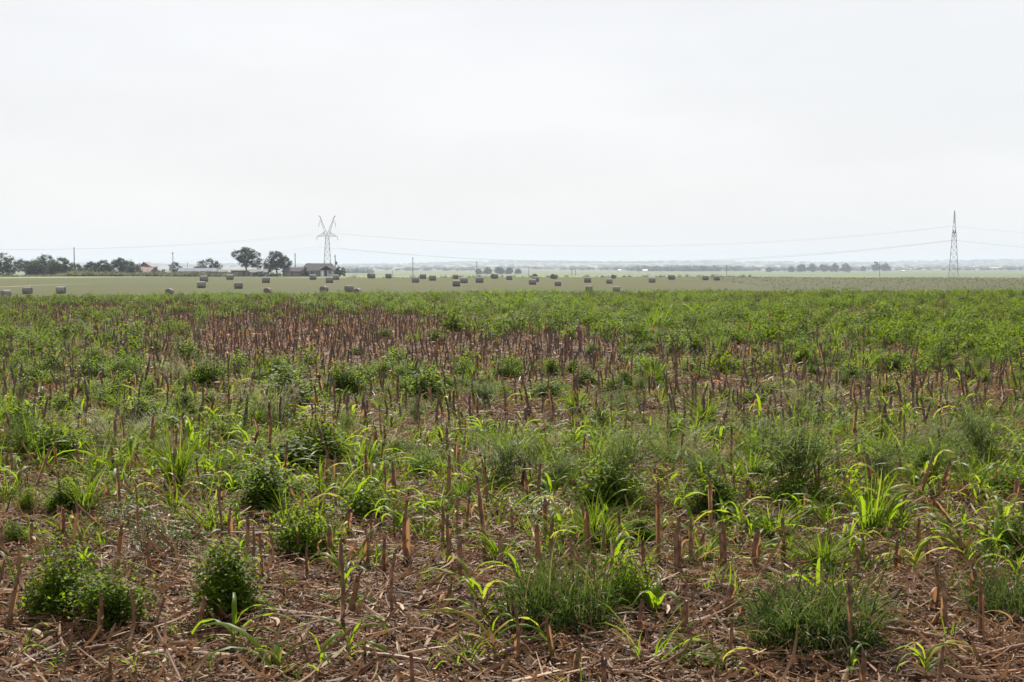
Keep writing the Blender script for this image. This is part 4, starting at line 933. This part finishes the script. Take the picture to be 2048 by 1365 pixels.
T_ = [
 ('shade_tree', 494, 500, 493, 0, [(0, .70, .30, .28), (-.27, .72, .20, .16), (.26, .60, .24, .26), (.34, .42, .18, .16), (-.10, .52, .22, .2), (-.3, .40, .07, .09), (.05, .85, .2, .12)], 'taller of the two shade trees, its forked trunk behind the low sheds', 1, .34, 3000, .34, .42, .85),
 ('shade_tree', 556, 490, 501, 0, [(0, .66, .34, .27), (-.30, .46, .26, .24), (.28, .52, .25, .25), (-.1, .80, .24, .16), (.36, .40, .14, .12), (-.40, .34, .14, .12)], 'broad shade tree with a bare trunk just left of the house', 2, .34, 3000, .3, .36, .85),
 ('yard_tree', 418, 515, 514, 0, [(-.05, .62, .5, .3), (.3, .55, .34, .25), (-.4, .42, .35, .22), (0, .85, .2, .14)], 'spreading tree behind the long blue-grey roof', 3, .3, 1700, .22, .3, .7),
 ('yard_tree', 350, 530, 522, 0, [(0, .62, .34, .3), (-.2, .6, .2, .2), (.25, .5, .22, .22)], 'small open tree at the foot of the second farm pole', 4, .28, 800, .16, .5, .6),
 ('farm_tree', 4, 465, 504, 0, dense, 'dense dark tree cut by the left edge of the view', 5, .36, 2600, .3, .3, .9),
 ('farm_tree', 52, 480, 514, 0, [(0, .62, .5, .3), (-.4, .5, .25, .22), (.3, .55, .4, .3)], 'spreading tree with sky showing under its branches near the left edge', 6, .34, 2000, .26, .4, .85),
 ('farm_tree', 93, 485, 507, 0, [(0, .66, .36, .30), (-.2, .4, .42, .36), (.25, .4, .42, .36)], 'tallest tree in the left farm thicket', 7, .36, 2800, .3, .35, .95),
 ('farm_tree', 122, 470, 513, 0, dense, 'bushy dense tree just left of the tall farm pole', 8, .36, 2800, .3, .3, .9),
 ('farm_tree', 152, 480, 525, 0, [(0, .55, .48, .36), (.2, .35, .5, .3)], 'lower tree directly behind the tall farm pole', 9, .34, 1400, .2, .3, .8),
 ('farm_tree', 72, 465, 522, 0, dense, 'low dense tree in the front of the left farm thicket', 14, .36, 2200, .3, .3, .9),
 ('farm_tree', 182, 500, 521, 0, [(0, .5, .42, .4), (.25, .5, .3, .35)], 'narrow dark tree first in the thicket left of the barn', 10, .34, 1700, .22, .3, .8),
 ('farm_tree', 207, 495, 519, 0, dense, 'dense dark tree second in the thicket left of the barn', 11, .34, 2200, .26, .3, .85),
 ('farm_tree', 243, 505, 513, 0, [(0, .64, .4, .3), (-.2, .45, .4, .36), (.35, .5, .3, .3)], 'taller rounded tree in the thicket left of the barn', 12, .34, 2400, .28, .35, .9),
 ('farm_tree', 268, 490, 521, 0, [(0, .55, .42, .36), (.1, .35, .45, .3)], 'tree leaning over the grey barn roof', 13, .32, 1500, .22, .3, .8),
]
for a in T_: tree(*a[:7], *a[7:])
def bush_at(name, px, dist, wpx, top, label, seed, n=900, group='farmstead shrubs', leaf=.26):
    p = at(px, dist); h = zrow(top, dist) - p[2]; w = wpx * dist / FPX / max(h, .1)
    cr, tk = tree_parts(h, [(0, .5, w * .36, .5), (-w * .25, .35, w * .28, .36), (w * .25, .35, w * .28, .36)], seed, leaf, n, .06, .4, .45)
    r = bpy.data.objects.new(name, None); COL.objects.link(r); r.location = p; tag(r, label, 'shrub', group)
    tag(link('crown', cr.mesh('crown', M['tree']), r), kind='stuff'); link('trunk', tk.mesh('trunk', M['bark']), r)
bush_at('shrub', 680, 490, 24, 531, 'round dark shrub at the right end of the house', 31, 1100)
bush_at('shrub', 612, 478, 13, 534, 'shrub against the house where the low wing joins', 32, 500)
bush_at('shrub', 545, 478, 34, 545, 'low shrub at the foot of the broad shade tree', 33, 500)
bush_at('shrub', 519, 472, 26, 542, 'shrub growing over the grey shed roof', 34, 600)
bush_at('shrub', 270, 470, 30, 544, 'dark shrub in front of the rusty shed roof', 35, 600)
bush_at('shrub', 318, 505, 18, 540, 'dark low shrub right of the barn', 36, 400)
bush_at('shrub', 328, 500, 14, 538, 'small shrub between the barn and the small open tree', 37, 300)
bush_at('shrub', 486, 500, 18, 541, 'shrub behind the left end of the brown shed', 38, 300)
bush_at('shrub', 60, 455, 36, 549, 'low shrub under the spreading tree near the left edge', 39, 500)
bush_at('shrub', 12, 452, 34, 546, 'shrub at the left edge under the dense tree', 40, 500)
bush_at('shrub', 232, 470, 34, 541, 'shrub under the taller rounded tree left of the barn', 41, 500)

# tall weed bank along the farm, rank grass at the right
WB = []
for i in range(4):
    f, s = bush_geo(.9, 1.1, 150, 1000 + i, .20, .4, stems=12); WB.append(f.mesh('bank_weed', M['bank']))
for i in range(3):
    g, _ = tuft_geo(1.0, .5, 46, 1010 + i, .05, (.4, 1.5), (1.0, 1.5), 4); WB.append(g.mesh('bank_grass', M['seed'] if i == 1 else M['bank']))
px = np.concatenate([U(-80, 240, 1500), U(130, 250, 500), U(225, 470, 1400)]); dd = np.concatenate([U(425, 462, 1500), U(415, 440, 500), U(452, 482, 1400)])
x = (px - CX) / FPX * dd; z = ground(x, dd); n = len(x)
s = np.clip(rng.normal(1.25, .4, n), .5, 2.4) * np.interp(px, [-80, 40, 100, 160, 235, 300, 400, 470], [.5, .45, .55, 1.15, .85, 1.1, 1.0, .8])
instanced('weed_bank', np.stack([x, dd, z - .05], -1), spin(n, .08), sc3(s, s * U(.7, 1.1, n)), rng.choice(7, n), WB, 'bank of tall rank weeds and grass below the farm trees', 'weeds')
px = np.concatenate([U(1400, 2150, 5000), U(1250, 1500, 300), U(1450, 2150, 600)]); dd = np.concatenate([U(250, 385, 5000), U(235, 268, 300), U(372, 400, 600)])
keep = dd > np.interp(px, [1400, 1500, 1620, 2150], [345, 300, 235, 230]) - 8
keep[5000:] = True
px, dd = px[keep], dd[keep]; x = (px - CX) / FPX * dd; n = len(x); s = np.clip(rng.normal(.17, .06, n), .08, .4)
instanced('rank_grass', np.stack([x, dd, ground(x, dd) - .03], -1), spin(n, .08), sc3(s * 1.6, s * U(.6, 1.0, n)), rng.choice(7, n, p=[.15, .15, .15, .15, .18, .04, .18]), WB, 'rank brownish grass on the uncut field at the right', 'grass')
# ragged weeds along the brow of the mown field
px = U(690, 1500, 420); dd = U(372, 392, 420); x = (px - CX) / FPX * dd; n = len(x)
s = np.clip(rng.exponential(.28, n), .1, 1.0)
instanced('brow_weeds', np.stack([x, dd, ground(x, dd) - .03], -1), spin(n, .08), sc3(s * 1.4, s), rng.choice(4, n), WB, 'low weeds along the brow of the mown field', 'weeds')

# ------------------------------------------------------------------ farm buildings
def root_at(name, px, dist, label, cat, group=None, rz=0.0):
    r = bpy.data.objects.new(name, None); COL.objects.link(r); p = at(px, dist); r.location = p; r.rotation_euler = (0, 0, rz)
    tag(r, label, cat, group); return r
def part(name, mat, parent, boxes=(), polys=()):
    g = Geo()
    for lo, hi in boxes: box(g, lo, hi)
    for v, f in polys: poly(g, v, f)
    return link(name, g.mesh(name, M[mat]), parent)
def gable_roof(x0, x1, y0, y1, ze, zr, oh=.35, th=.14, axis='x', hip0=0.0, hip1=0.0):
    """Solid roof slab pair; axis = direction of the ridge; hip0/hip1 pull the ridge ends in."""
    if axis == 'x':
        ym = (y0 + y1) / 2; a, b, c, d = x0 - oh, x1 + oh, y0 - oh, y1 + oh
        lo = [(a, c, ze), (b, c, ze), (b, d, ze), (a, d, ze), (a + hip0, ym, zr), (b - hip1, ym, zr)]
    else:
        xm = (x0 + x1) / 2; a, b, c, d = x0 - oh, x1 + oh, y0 - oh, y1 + oh
        lo = [(b, c, ze), (b, d, ze), (a, d, ze), (a, c, ze), (xm, c + hip0, zr), (xm, d - hip1, zr)]
    v = lo + [(p[0], p[1], p[2] + th) for p in lo]
    up = [(6, 7, 11, 10), (8, 9, 10, 11), (7, 8, 11), (9, 6, 10)]
    dn = [(1, 0, 4, 5), (3, 2, 5, 4), (2, 1, 5), (0, 3, 4)]
    sd = [(0, 1, 7, 6), (1, 2, 8, 7), (2, 3, 9, 8), (3, 0, 6, 9)]
    return (v, up + dn + sd)
def window(parent, x, y, z, w, h, pane='glass'):
    f = part('window', 'trim', parent, [((x - w / 2 - .07, y - .05, z - h / 2 - .07), (x - w / 2, y + .02, z + h / 2 + .07)), ((x + w / 2, y - .05, z - h / 2 - .07), (x + w / 2 + .07, y + .02, z + h / 2 + .07)),
        ((x - w / 2, y - .05, z + h / 2), (x + w / 2, y + .02, z + h / 2 + .07)), ((x - w / 2, y - .06, z - h / 2 - .07), (x + w / 2, y + .02, z - h / 2)), ((x - .025, y - .04, z - h / 2), (x + .025, y + .01, z + h / 2))])
    part('pane', pane, f, [((x - w / 2, y - .012, z - h / 2), (x + w / 2, y + .015, z + h / 2))])
    return f
D = 485.0
def m(px): return px * D / FPX       # photo pixels to metres at the farm
# house: low wing, main block with a hipped dark roof, gabled porch at the right, coloured as lit
H = root_at('farm_house', 638, D, 'grey farm house with dark hipped roof and low wing in front of the steel tower', 'house')
zg = float(at(638, D)[2]); zz = lambda py: zrow(py, D) - zg
X = lambda px: m(px - 638)
part('wall', 'wall_grey', H, [((X(606), 0, -.3), (X(642), 7.5, zz(542)))])
part('wall', 'wall_pale', H, [((X(642), -1.2, -.3), (X(667), 7.4, zz(541)))])  # lit gable side: the light on it is put into the wall colour
part('wall', 'wall_brick', H, [((X(565), .6, -.3), (X(606) - .01, 6.0, zz(544)))])
rf = part('roof', 'roof_dark', H, (), [gable_roof(X(606), X(668), 0, 7.4, zz(541.5), zz(528), .45, .16, 'x', m(6), m(9))])
part('chimney', 'wall_brick', rf, [((X(614), 4.0, zz(533)), (X(617), 4.6, zz(526.5)))])
part('roof', 'roof_dark', H, (), [gable_roof(X(565), X(604), .6, 6.0, zz(544), zz(536), .4, .14, 'x', m(5), 0)])
pr = part('porch_roof', 'roof_dark', H, (), [gable_roof(X(642), X(667), -1.2, 3.5, zz(541), zz(532.5), .3, .12, 'y', 0, 0)])
part('gable', 'wall_pale', pr, (), [([(X(642), -1.2, zz(541)), (X(667), -1.2, zz(541)), (X(654.5), -1.2, zz(532.8)), (X(642), -1.1, zz(541)), (X(667), -1.1, zz(541)), (X(654.5), -1.1, zz(532.8))], [(0, 1, 2), (5, 4, 3)])])  # gable end with the same lit tone put into its colour
dr = part('door', 'dark', H, [((X(650), -1.24, 0), (X(655), -1.19, 2.1))])
part('door_frame', 'trim', dr, [((X(644.5), -1.27, 0), (X(648.5), -1.2, 2.3))])
window(H, X(661), -1.2, 1.5, 1.0, 1.1); window(H, X(625), 0, 1.45, 1.2, 1.1); window(H, X(614), 0, 1.45, .9, 1.1)
window(H, X(577), .6, 1.3, 1.0, .9); window(H, X(592), .6, 1.3, 1.0, .9)
part('step', 'wall_grey', H, [((X(649), -2.2, -.3), (X(656), -1.25, .18))])
# low sheds left of the broad shade tree
D = 480.0
S1 = root_at('storage_shed', 480, D, 'low brown brick shed with a flat roof left of the grey shed', 'shed', 'farm buildings'); zg = float(at(480, D)[2]); X = lambda px: m(px - 480)
part('wall', 'wall_brick', S1, [((X(463), 0, -.3), (X(497), 4.5, zz(543)))])
part('roof', 'roof_dark', S1, [((X(462), -.3, zz(543)), (X(498), 4.8, zz(541.3)))])
part('door', 'dark', S1, [((X(486), -.05, 0), (X(491), -.004, 1.9))]); window(S1, X(473), 0, 1.2, .9, .7)
S2 = root_at('storage_shed', 516, D, 'low grey shed with a sloping roof behind the shrub and shade tree', 'shed', 'farm buildings'); zg = float(at(516, D)[2]); X = lambda px: m(px - 516)
part('wall', 'wall_grey', S2, [((X(498.5), .3, -.3), (X(534), 4.8, zz(545)))])
part('roof', 'roof_grey', S2, (), [gable_roof(X(499), X(534), .3, 4.8, zz(545.3), zz(539.5), .3, .1, 'x')])
part('door', 'dark', S2, [((X(518), .24, 0), (X(525), .296, 1.8))]); window(S2, X(507), .3, 1.1, .9, .7)
S3 = root_at('lean_to', 460, D, 'small dark lean-to at the left end of the brown shed', 'shed', 'farm buildings'); zg = float(at(460, D)[2]); X = lambda px: m(px - 460)
part('wall', 'wall_grey', S3, [((X(455), .5, -.3), (X(462) - .1, 3.5, zz(546)))]); part('roof', 'roof_blue', S3, [((X(454), .2, zz(546)), (X(462) - .06, 3.7, zz(545)))])
# long low building with blue-grey roof
D = 505.0
S4 = root_at('long_shed', 404, D, 'long low shed with a blue-grey metal roof behind tall grass', 'shed', 'farm buildings'); zg = float(at(404, D)[2]); X = lambda px: m(px - 404)
part('wall', 'wall_grey', S4, [((X(359), 0, -.3), (X(449), 6.5, zz(544)))])
part('roof', 'roof_blue', S4, (), [gable_roof(X(358), X(432), 0, 6.5, zz(543.5), zz(537), .4, .1, 'x', 0, m(3))])
part('roof', 'roof_blue', S4, (), [gable_roof(X(433.5), X(449), .5, 6.0, zz(544.5), zz(540.5), .3, .1, 'x', 0, m(4))])
for q in (372, 392, 412): window(S4, X(q), 0, 1.5, 1.0, .8)
part('door', 'dark', S4, [((X(424), -.05, 0), (X(429), -.004, 2.0))])
# barn and rusty roofed shed
D = 520.0
S5 = root_at('barn', 294, D, 'barn with a steep pale grey roof behind the thicket', 'barn', 'farm buildings'); zg = float(at(294, D)[2]); X = lambda px: m(px - 294)
part('wall', 'wall_red', S5, [((X(281), 0, -.3), (X(304), 9, zz(535)))])
part('gable', 'wall_red', S5, (), [([(X(281), .02, zz(535)), (X(304), .02, zz(535)), (X(289), .02, zz(525.6)), (X(281), .2, zz(535)), (X(304), .2, zz(535)), (X(289), .2, zz(525.6))], [(0, 1, 2), (5, 4, 3)])])
v = [(X(279.5), -.3, zz(534)), (X(288.5), -.3, zz(524.8)), (X(306), -.3, zz(534.6)), (X(279.5), 9.3, zz(534)), (X(288.5), 9.3, zz(524.8)), (X(306), 9.3, zz(534.6))]
v2 = v + [(a, b, c + .12) for a, b, c in v]
part('roof', 'roof_grey', S5, (), [(v2, [(6, 7, 10, 9), (7, 8, 11, 10), (0, 3, 4, 1), (1, 4, 5, 2), (0, 1, 7, 6), (1, 2, 8, 7), (4, 3, 9, 10), (5, 4, 10, 11), (3, 0, 6, 9), (2, 5, 11, 8)])])
part('door', 'dark', S5, [((X(291), -.06, 0), (X(299), -.004, 3.0))])
D = 500.0
S6 = root_at('rusty_shed', 284, D, 'low shed with a pinkish rusty sloping roof in front of the barn', 'shed', 'farm buildings', -.25); zg = float(at(284, D)[2]); X = lambda px: m(px - 284)
part('wall', 'wall_red', S6, [((X(269), 0, -.3), (X(298), 5, zz(544.5)))])
v = [(X(267), -.4, zz(545)), (X(301), -.4, zz(546)), (X(296), 5.4, zz(536.5)), (X(267), 5.4, zz(534.5))]
v2 = v + [(a, b, c + .12) for a, b, c in v]
part('roof', 'roof_rust', S6, (), [(v2, [(4, 5, 6, 7), (3, 2, 1, 0), (0, 1, 5, 4), (1, 2, 6, 5), (2, 3, 7, 6), (3, 0, 4, 7)])])

# ------------------------------------------------------------------ poles
def pole(px, dist, top, label, arm=True, transformer=False):
    p = at(px, dist); h = zrow(top, dist) - p[2]
    t = np.linspace(0, 1, 5); g = Geo(); r0 = max(.16, .00019 * dist)
    tubes(g, np.stack([0 * t, 0 * t, -.5 + t * (h + .5)], -1), r0 * (1.15 - .35 * t), 8)
    o = link('utility_pole', g.mesh('utility_pole', M['pole']), None, p, (0, 0, U(-.5, .5)))
    tag(o, label, 'pole', 'wooden utility poles')
    if arm:
        part('crossarm', 'pole', o, [((-.08 - r0, -1.0, h - .75), (-r0 * .55, 1.0, h - .6))])
        for q in (-.85, .85): part('insulator', 'insul', o, [((-.06 - r0, q - .05, h - .6), (-r0 * .6, q + .05, h - .38))])
    if transformer:
        g = Geo(); tubes(g, np.array([[r0 + .32, 0, h - 3.6], [r0 + .32, 0, h - 3.5], [r0 + .32, 0, h - 2.6], [r0 + .32, 0, h - 2.45]]), np.array([.28, .32, .32, .26]), 12)
        link('transformer', g.mesh('transformer', M['steel']), o)
pole(150, 470, 495, 'tall wooden pole rising from the left farm thicket', arm=False)
pole(347, 540, 504.5, 'wooden pole behind the small open tree')
pole(376, 800, 525, 'short distant pole above the long blue-grey roof', arm=False)
pole(591, 510, 507, 'bare wooden pole behind the low wing of the house')
pole(671, 505, 510, 'pole carrying a transformer beside the house and tower', transformer=True)
pole(785, 1100, 540, 'small faint pole on the skyline right of the house', arm=False)
pole(826, 640, 515, 'taller dark pole on the skyline above the bales')
pole(953.5, 760, 524, 'second dark pole on the skyline, left of the hazy wood')
pole(1057.5, 950, 534, 'thin pole on the skyline right of the hazy wood', arm=False)
pole(1143.5, 1050, 537, 'left one of the thin twin poles on the skyline', arm=False)
pole(1150.5, 1050, 537, 'right one of the thin twin poles on the skyline', arm=False)
pole(1452.5, 850, 530, 'lone pole where the mown field meets the uncut grass')
pole(1758.5, 780, 523, 'lone pole in the uncut field before the pair of hazy trees', arm=False)

# ------------------------------------------------------------------ lattice towers
def bars(g, segs, r):
    segs = np.array(segs, float); tubes(g, segs, np.full(segs.shape[:2], r), 4, cap=False)
def tower(px, dist, top, rz, label):
    p = at(px, dist); Hh = zrow(top, dist) - p[2]; k = Hh / 40.0
    root = bpy.data.objects.new('lattice_tower', None); COL.objects.link(root); root.location = p; root.rotation_euler = (0, 0, rz); root.scale = (k, k, k)
    tag(root, label, 'tower', 'steel lattice transmission towers')
    def P(u, z, v): return (u, v, z)
    zs = [0, 5.5, 10.5, 15, 19, 22.5, 25.5, 27.5]; hw = lambda z: np.interp(z, [0, 22.5, 27.5], [2.75, 1.35, 1.05])
    legs = Geo(); br = Geo()
    for a in (-1, 1):
        for b in (-1, 1):
            bars(legs, [[(a * hw(z0), b * hw(z0), z0), (a * hw(z1), b * hw(z1), z1)] for z0, z1 in zip(zs[:-1], zs[1:])], .15)
            box(legs, (a * 2.75 - .4, b * 2.75 - .4, -1.0), (a * 2.75 + .4, b * 2.75 + .4, .1))
    seg = []
    for z0, z1 in zip(zs[:-1], zs[1:]):
        w0, w1 = hw(z0), hw(z1)
        for s in (-1, 1):
            seg += [[(-w0, s * w0, z0), (w1, s * w1, z1)], [(w0, s * w0, z0), (-w1, s * w1, z1)], [(s * w0, -w0, z0), (s * w1, w1, z1)], [(s * w0, w0, z0), (s * w1, -w1, z1)]]
            seg += [[(-w1, s * w1, z1), (w1, s * w1, z1)], [(s * w1, -w1, z1), (s * w1, w1, z1)]]
    bars(br, seg, .085)
    link('leg_frame', legs.mesh('leg_frame', M['steel']), root); link('bracing', br.mesh('bracing', M['steel']), root)
    # cross-arm: triangular truss each side
    for s in (-1, 1):
        g = Geo(); sg = []
        tip = (s * 6.6, 0, 27.0)
        for b in (-1, 1): sg += [[(s * 1.05, b * 1.05, 27.2), tip], [(s * .9, b * .9, 30.4), tip]]
        for f in (.25, .5, .75):
            for b in (-1, 1):
                lo = np.array([s * 1.05, b * 1.05, 27.2]) * (1 - f) + np.array(tip) * f; hi = np.array([s * .9, b * .9, 30.4]) * (1 - f) + np.array(tip) * f
                sg += [[lo, hi]]
                f2 = f - .25; lo2 = np.array([s * 1.05, b * 1.05, 27.2]) * (1 - f2) + np.array(tip) * f2; sg += [[lo2, hi]]
        bars(g, sg, .09); link('cross_arm', g.mesh('cross_arm', M['steel']), root)
        # V mast with its outward bracket
        g = Geo(); sg = []
        lv = np.linspace(0, 1, 7); cx = s * (.35 + lv * 4.25); cz = 27.5 + lv * 12.5; wv = .95 * (1 - lv) + .16 * lv
        for b in (-1, 1):
            for i in range(6):
                for e in (-1, 1): sg += [[(cx[i] + e * wv[i], b * wv[i], cz[i]), (cx[i + 1] + e * wv[i + 1], b * wv[i + 1], cz[i + 1])]]
                sg += [[(cx[i] - wv[i], b * wv[i], cz[i]), (cx[i + 1] + wv[i + 1], b * wv[i + 1], cz[i + 1])]]
        for i in range(6):
            for e in (-1, 1): sg += [[(cx[i] + e * wv[i], -wv[i], cz[i]), (cx[i + 1] + e * wv[i + 1], wv[i + 1], cz[i + 1])]]
        sg += [[(s * 3.4, 0, 36.6), (s * 5.3, 0, 35.2)], [(s * 4.1, 0, 38.4), (s * 5.3, 0, 35.2)], [(s * 4.5, 0, 40), (s * 5.8, 0, 40.3)], [(s * 4.3, 0, 39.2), (s * 5.8, 0, 40.3)]]
        bars(g, sg, .085); link('mast', g.mesh('mast', M['steel']), root)
        for (ix, iz) in ((6.6, 27.0), (5.3, 35.2)):
            g = Geo(); t = np.linspace(0, 1, 13); tubes(g, np.stack([np.full(13, s * ix), 0 * t, iz - t * 2.2], -1), .07 + .11 * (np.arange(13) % 2), 6)
            link('insulator', g.mesh('insulator', M['insul']), root)
    M4 = Matrix.Translation(Vector(p)) @ Matrix.Rotation(rz, 4, 'Z') @ Matrix.Scale(k, 4)
    return [np.array(M4 @ Vector(q)) for q in ((-6.6, 0, 24.8), (6.6, 0, 24.8), (-5.3, 0, 33.0), (5.3, 0, 33.0))]
TA = tower(655.5, 850, 433.5, .12, 'face-on steel lattice tower with V-shaped masts behind the house')
TB = tower(1906, 850, 423.5, PI / 2 - .30, 'slender edge-on steel lattice tower at the right')
def wire(a, b, sag, label, r=.045, t0=0.0, t1=1.0):
    t = np.linspace(t0, t1, 60)[:, None]; P = a * (1 - t) + b * t; P[:, 2] -= (sag * 4 * t * (1 - t))[:, 0]
    g = Geo(); tubes(g, P, np.full(60, r * .75), 4)
    tag(link('power_cable', g.mesh('power_cable', M['wire'])), label, 'cable', 'overhead power cables between the towers')
def wpt(px, py, d): return np.array([(px - CX) / FPX * d, d, zrow(py, d)])
dB = 855.0
wire(wpt(676, 496.5, 848), wpt(1906, 481, dB - 6), 11.2, 'lower nearer cable sagging between the two towers', .07)
wire(wpt(634, 494.5, 852), wpt(1906, 480.2, dB + 6), 11.0, 'lower farther cable sagging between the two towers', .05)
wire(wpt(673, 466.5, 848), wpt(1906, 453, dB - 5), 10.3, 'upper nearer cable sagging between the two towers', .045)
wire(wpt(640, 465.5, 852), wpt(1906, 452.3, dB + 5), 10.1, 'upper farther cable sagging between the two towers', .03)
wire(wpt(1906, 481, dB - 6), wpt(3050, 482, 900), 10.5, 'lower cable running right from the edge-on tower', .07)
wire(wpt(1906, 453, dB - 5), wpt(3050, 454, 900), 10.0, 'upper cable running right from the edge-on tower', .045)
wire(wpt(634, 468, 850), wpt(-520, 470, 900), 9.6, 'upper front cable running left from the face-on tower', .04)
wire(wpt(640, 472, 850), wpt(-520, 474, 900), 8.4, 'upper rear cable running left from the face-on tower', .035)
wire(wpt(634, 494, 850), wpt(-520, 498, 900), 12.5, 'lower front cable running left from the face-on tower', .04)
wire(wpt(637, 499, 850), wpt(-520, 503, 900), 12.0, 'lower rear cable running left from the face-on tower', .035)

# ------------------------------------------------------------------ the valley: hazy trees, woods, sheds
FT = [  # column, distance, top row, spread
 (1126+0, 1, 1, 1)]
def far_tree(px, dist, top, spread, label, seed, n=420):
    tree('distant_tree', px, dist, top, 0, [(0, .55, .34 * spread, .42), (-.22 * spread, .42, .28 * spread, .34), (.22 * spread, .42, .28 * spread, .34)], label, seed, leaf=1.2, n=n * 2, trunk_r=.35, trunk_top=.35, clump=2.4, group='hazy trees in the valley')
FARL = [(958, 1700, 538, 1.0, 'leftmost hazy tree of the wood behind the second skyline pole'), (975, 1720, 535.5, 1.1, 'second hazy tree of the wood behind the skyline bales'), (999, 1700, 533.5, 1.2, 'tallest hazy tree of the wood behind the skyline bales'),
 (1018, 1730, 536, 1.1, 'fourth hazy tree of the wood behind the skyline bales'), (1036, 1780, 538, 1.1, 'rightmost hazy tree of the wood behind the skyline bales'),
 (1538, 2200, 535, 1.1, 'lone rounded hazy tree left of the valley wood'), (1582, 2200, 533, 1.1, 'low hazy tree at the left end of the valley wood'), (1602, 2150, 526.5, 1.1, 'first tall hazy tree of the valley wood'), (1622, 2150, 526, 1.1, 'second tall hazy tree of the valley wood'),
 (1648, 2150, 526.5, 1.2, 'third tall hazy tree of the valley wood, after the gap'), (1668, 2170, 526.5, 1.1, 'fourth tall hazy tree of the valley wood'), (1690, 2150, 526, 1.25, 'last broad hazy tree of the valley wood'),
 (1751, 2250, 523.5, .9, 'left hazy tree of the pair behind the lone pole'), (1770, 2250, 524, 1.0, 'right hazy tree of the pair behind the lone pole'), (1725, 2500, 533, 1.0, 'small faint tree left of the hazy pair')]
for i, (px, d, top, sp, lab) in enumerate(FARL): far_tree(px, d, top, sp, lab, 2000 + i)
DT = []
for i in range(5):
    cr, tk = tree_parts(10, [(0, .5, .42, .42), (-.3, .4, .32, .32), (.3, .42, .3, .32)], 2100 + i, 1.5, 150, .3, .3, 2.6); DT.append(cr.mesh('wood_tree', M['tree']))
px, dd, ss = [], [], []
def belt(n, x0, x1, d0, d1, s0, s1):
    px.append(U(x0, x1, n)); dd.append(U(d0, d1, n)); ss.append(U(s0, s1, n))
belt(90, 1255, 1480, 2500, 2800, .7, 1.25); belt(60, 1480, 1720, 2550, 2800, .5, 1.0); belt(30, 1300, 1420, 2450, 2520, .9, 1.3)
belt(40, 1120, 1270, 2900, 3300, .4, .9); belt(60, 690, 960, 2600, 3600, .4, .9); belt(20, 690, 745, 1900, 2000, .5, .8)
belt(110, 950, 1500, 3400, 4600, .5, 1.1); belt(160, 1450, 2150, 3600, 4600, .5, 1.0); belt(120, 1700, 2150, 2900, 3100, .25, .7); belt(90, 560, 1100, 3600, 4600, .5, 1.0)
belt(500, -200, 2300, 4600, 7000, .6, 1.4); belt(900, -200, 2300, 7000, 9200, .7, 1.6)
belt(14, 500, 600, 900, 1100, .3, .55)
px, dd, ss = map(np.concatenate, (px, dd, ss)); x = (px - CX) / FPX * dd; n = len(x)
instanced('distant_woods', np.stack([x, dd, ground(x, dd) - .3], -1), spin(n), sc3(ss * np.where(dd > 3300, 2.2, 1.4), ss * np.where(dd > 3300, .8, .95)), rng.integers(0, 5, n), DT, 'hazy woods and hedges across the valley and far hills', 'woods')
for px_, d, w, h_, lab in ((1239, 2600, 5, 2.2, 'tiny white shed left of the far wood in the valley'), (1290, 2420, 8, 2.6, 'small white roofed shed at the left end of the far wood'), (1806, 2350, 4, 2.0, 'tiny white shed in the valley at the right'),
                      (1872, 4300, 20, 4, 'long pale farm building on the far slope left of the edge-on tower'), (1948, 4300, 24, 4, 'long pale farm building on the far slope right of the edge-on tower'), (1990, 3600, 30, 4, 'low pale farm building in the valley at the right edge')):
    r = root_at('distant_shed', px_, d, lab, 'shed', 'pale sheds in the valley')
    part('wall', 'wall_pale', r, [((-w / 2 * 1.0, 0, -.5), (w / 2, 6, h_ * .6))])
    part('roof', 'white', r, (), [gable_roof(-w / 2, w / 2, 0, 6, h_ * .6, h_ * 1.25, .4, .15, 'x')])

# ------------------------------------------------------------------ the hazy air
def haze():
    m_, n, l, out = mat_new('haze_air')
    pv = n.new('ShaderNodeVolumePrincipled'); pv.inputs['Color'].default_value = (0.625, 0.715, 0.81, 1); pv.inputs['Density'].default_value = 0.00018
    pv.inputs['Anisotropy'].default_value = 0.1
    l.new(pv.outputs[0], out.inputs['Volume'])
    m_.cycles.homogeneous_volume = True
    g = Geo(); box(g, (-11200, -11200, -24), (11200, 11200, 75))
    tag(link('haze', g.mesh('haze', m_)), 'pale summer haze filling the air over the fields', kind='stuff')
haze()

# ------------------------------------------------------------------ labels: each plant by its look and by the named plant it stands next to
def finish_labels():
    groups = {}
    for o, phrase, look, x, y in REG:
        px, py = project(x, y, float(ground(x, y)))
        best = min(LAND, key=lambda q: math.hypot((q[1] - px), (q[2] - py) * 1.8))
        dx, dy = px - best[1], (py - best[2]) * 1.8
        if math.hypot(dx, dy) < 14: w = 'beside'
        elif abs(dx) > abs(dy): w = 'left of' if dx < 0 else 'right of'
        else: w = 'in front of' if dy > 0 else 'behind'
        groups.setdefault((phrase, look, w, best[0]), []).append((px, py, o))
    ORD = ['', 'second', 'third', 'fourth', 'fifth', 'sixth', 'seventh', 'eighth', 'ninth', 'tenth', 'eleventh', 'twelfth', 'thirteenth', 'fourteenth', 'fifteenth', 'sixteenth']
    for (phrase, look, w, land), L in groups.items():
        L.sort(key=lambda t: t[0])
        for i, (px, py, o) in enumerate(L):
            base = ('%s %s' % (look, phrase)).strip()
            if len(L) == 1: s = '%s standing %s %s' % (base, w, land)
            elif i == 0: s = 'leftmost %s %s %s' % (base, w, land)
            elif i == len(L) - 1: s = 'rightmost %s %s %s' % (base, w, land)
            else: s = '%s from left %s %s %s' % (ORD[min(i, 15)], base, w, land)
            if 'fallen' in phrase: s = s.replace(' standing ', ' lying ')
            o['label'] = s
finish_labels()
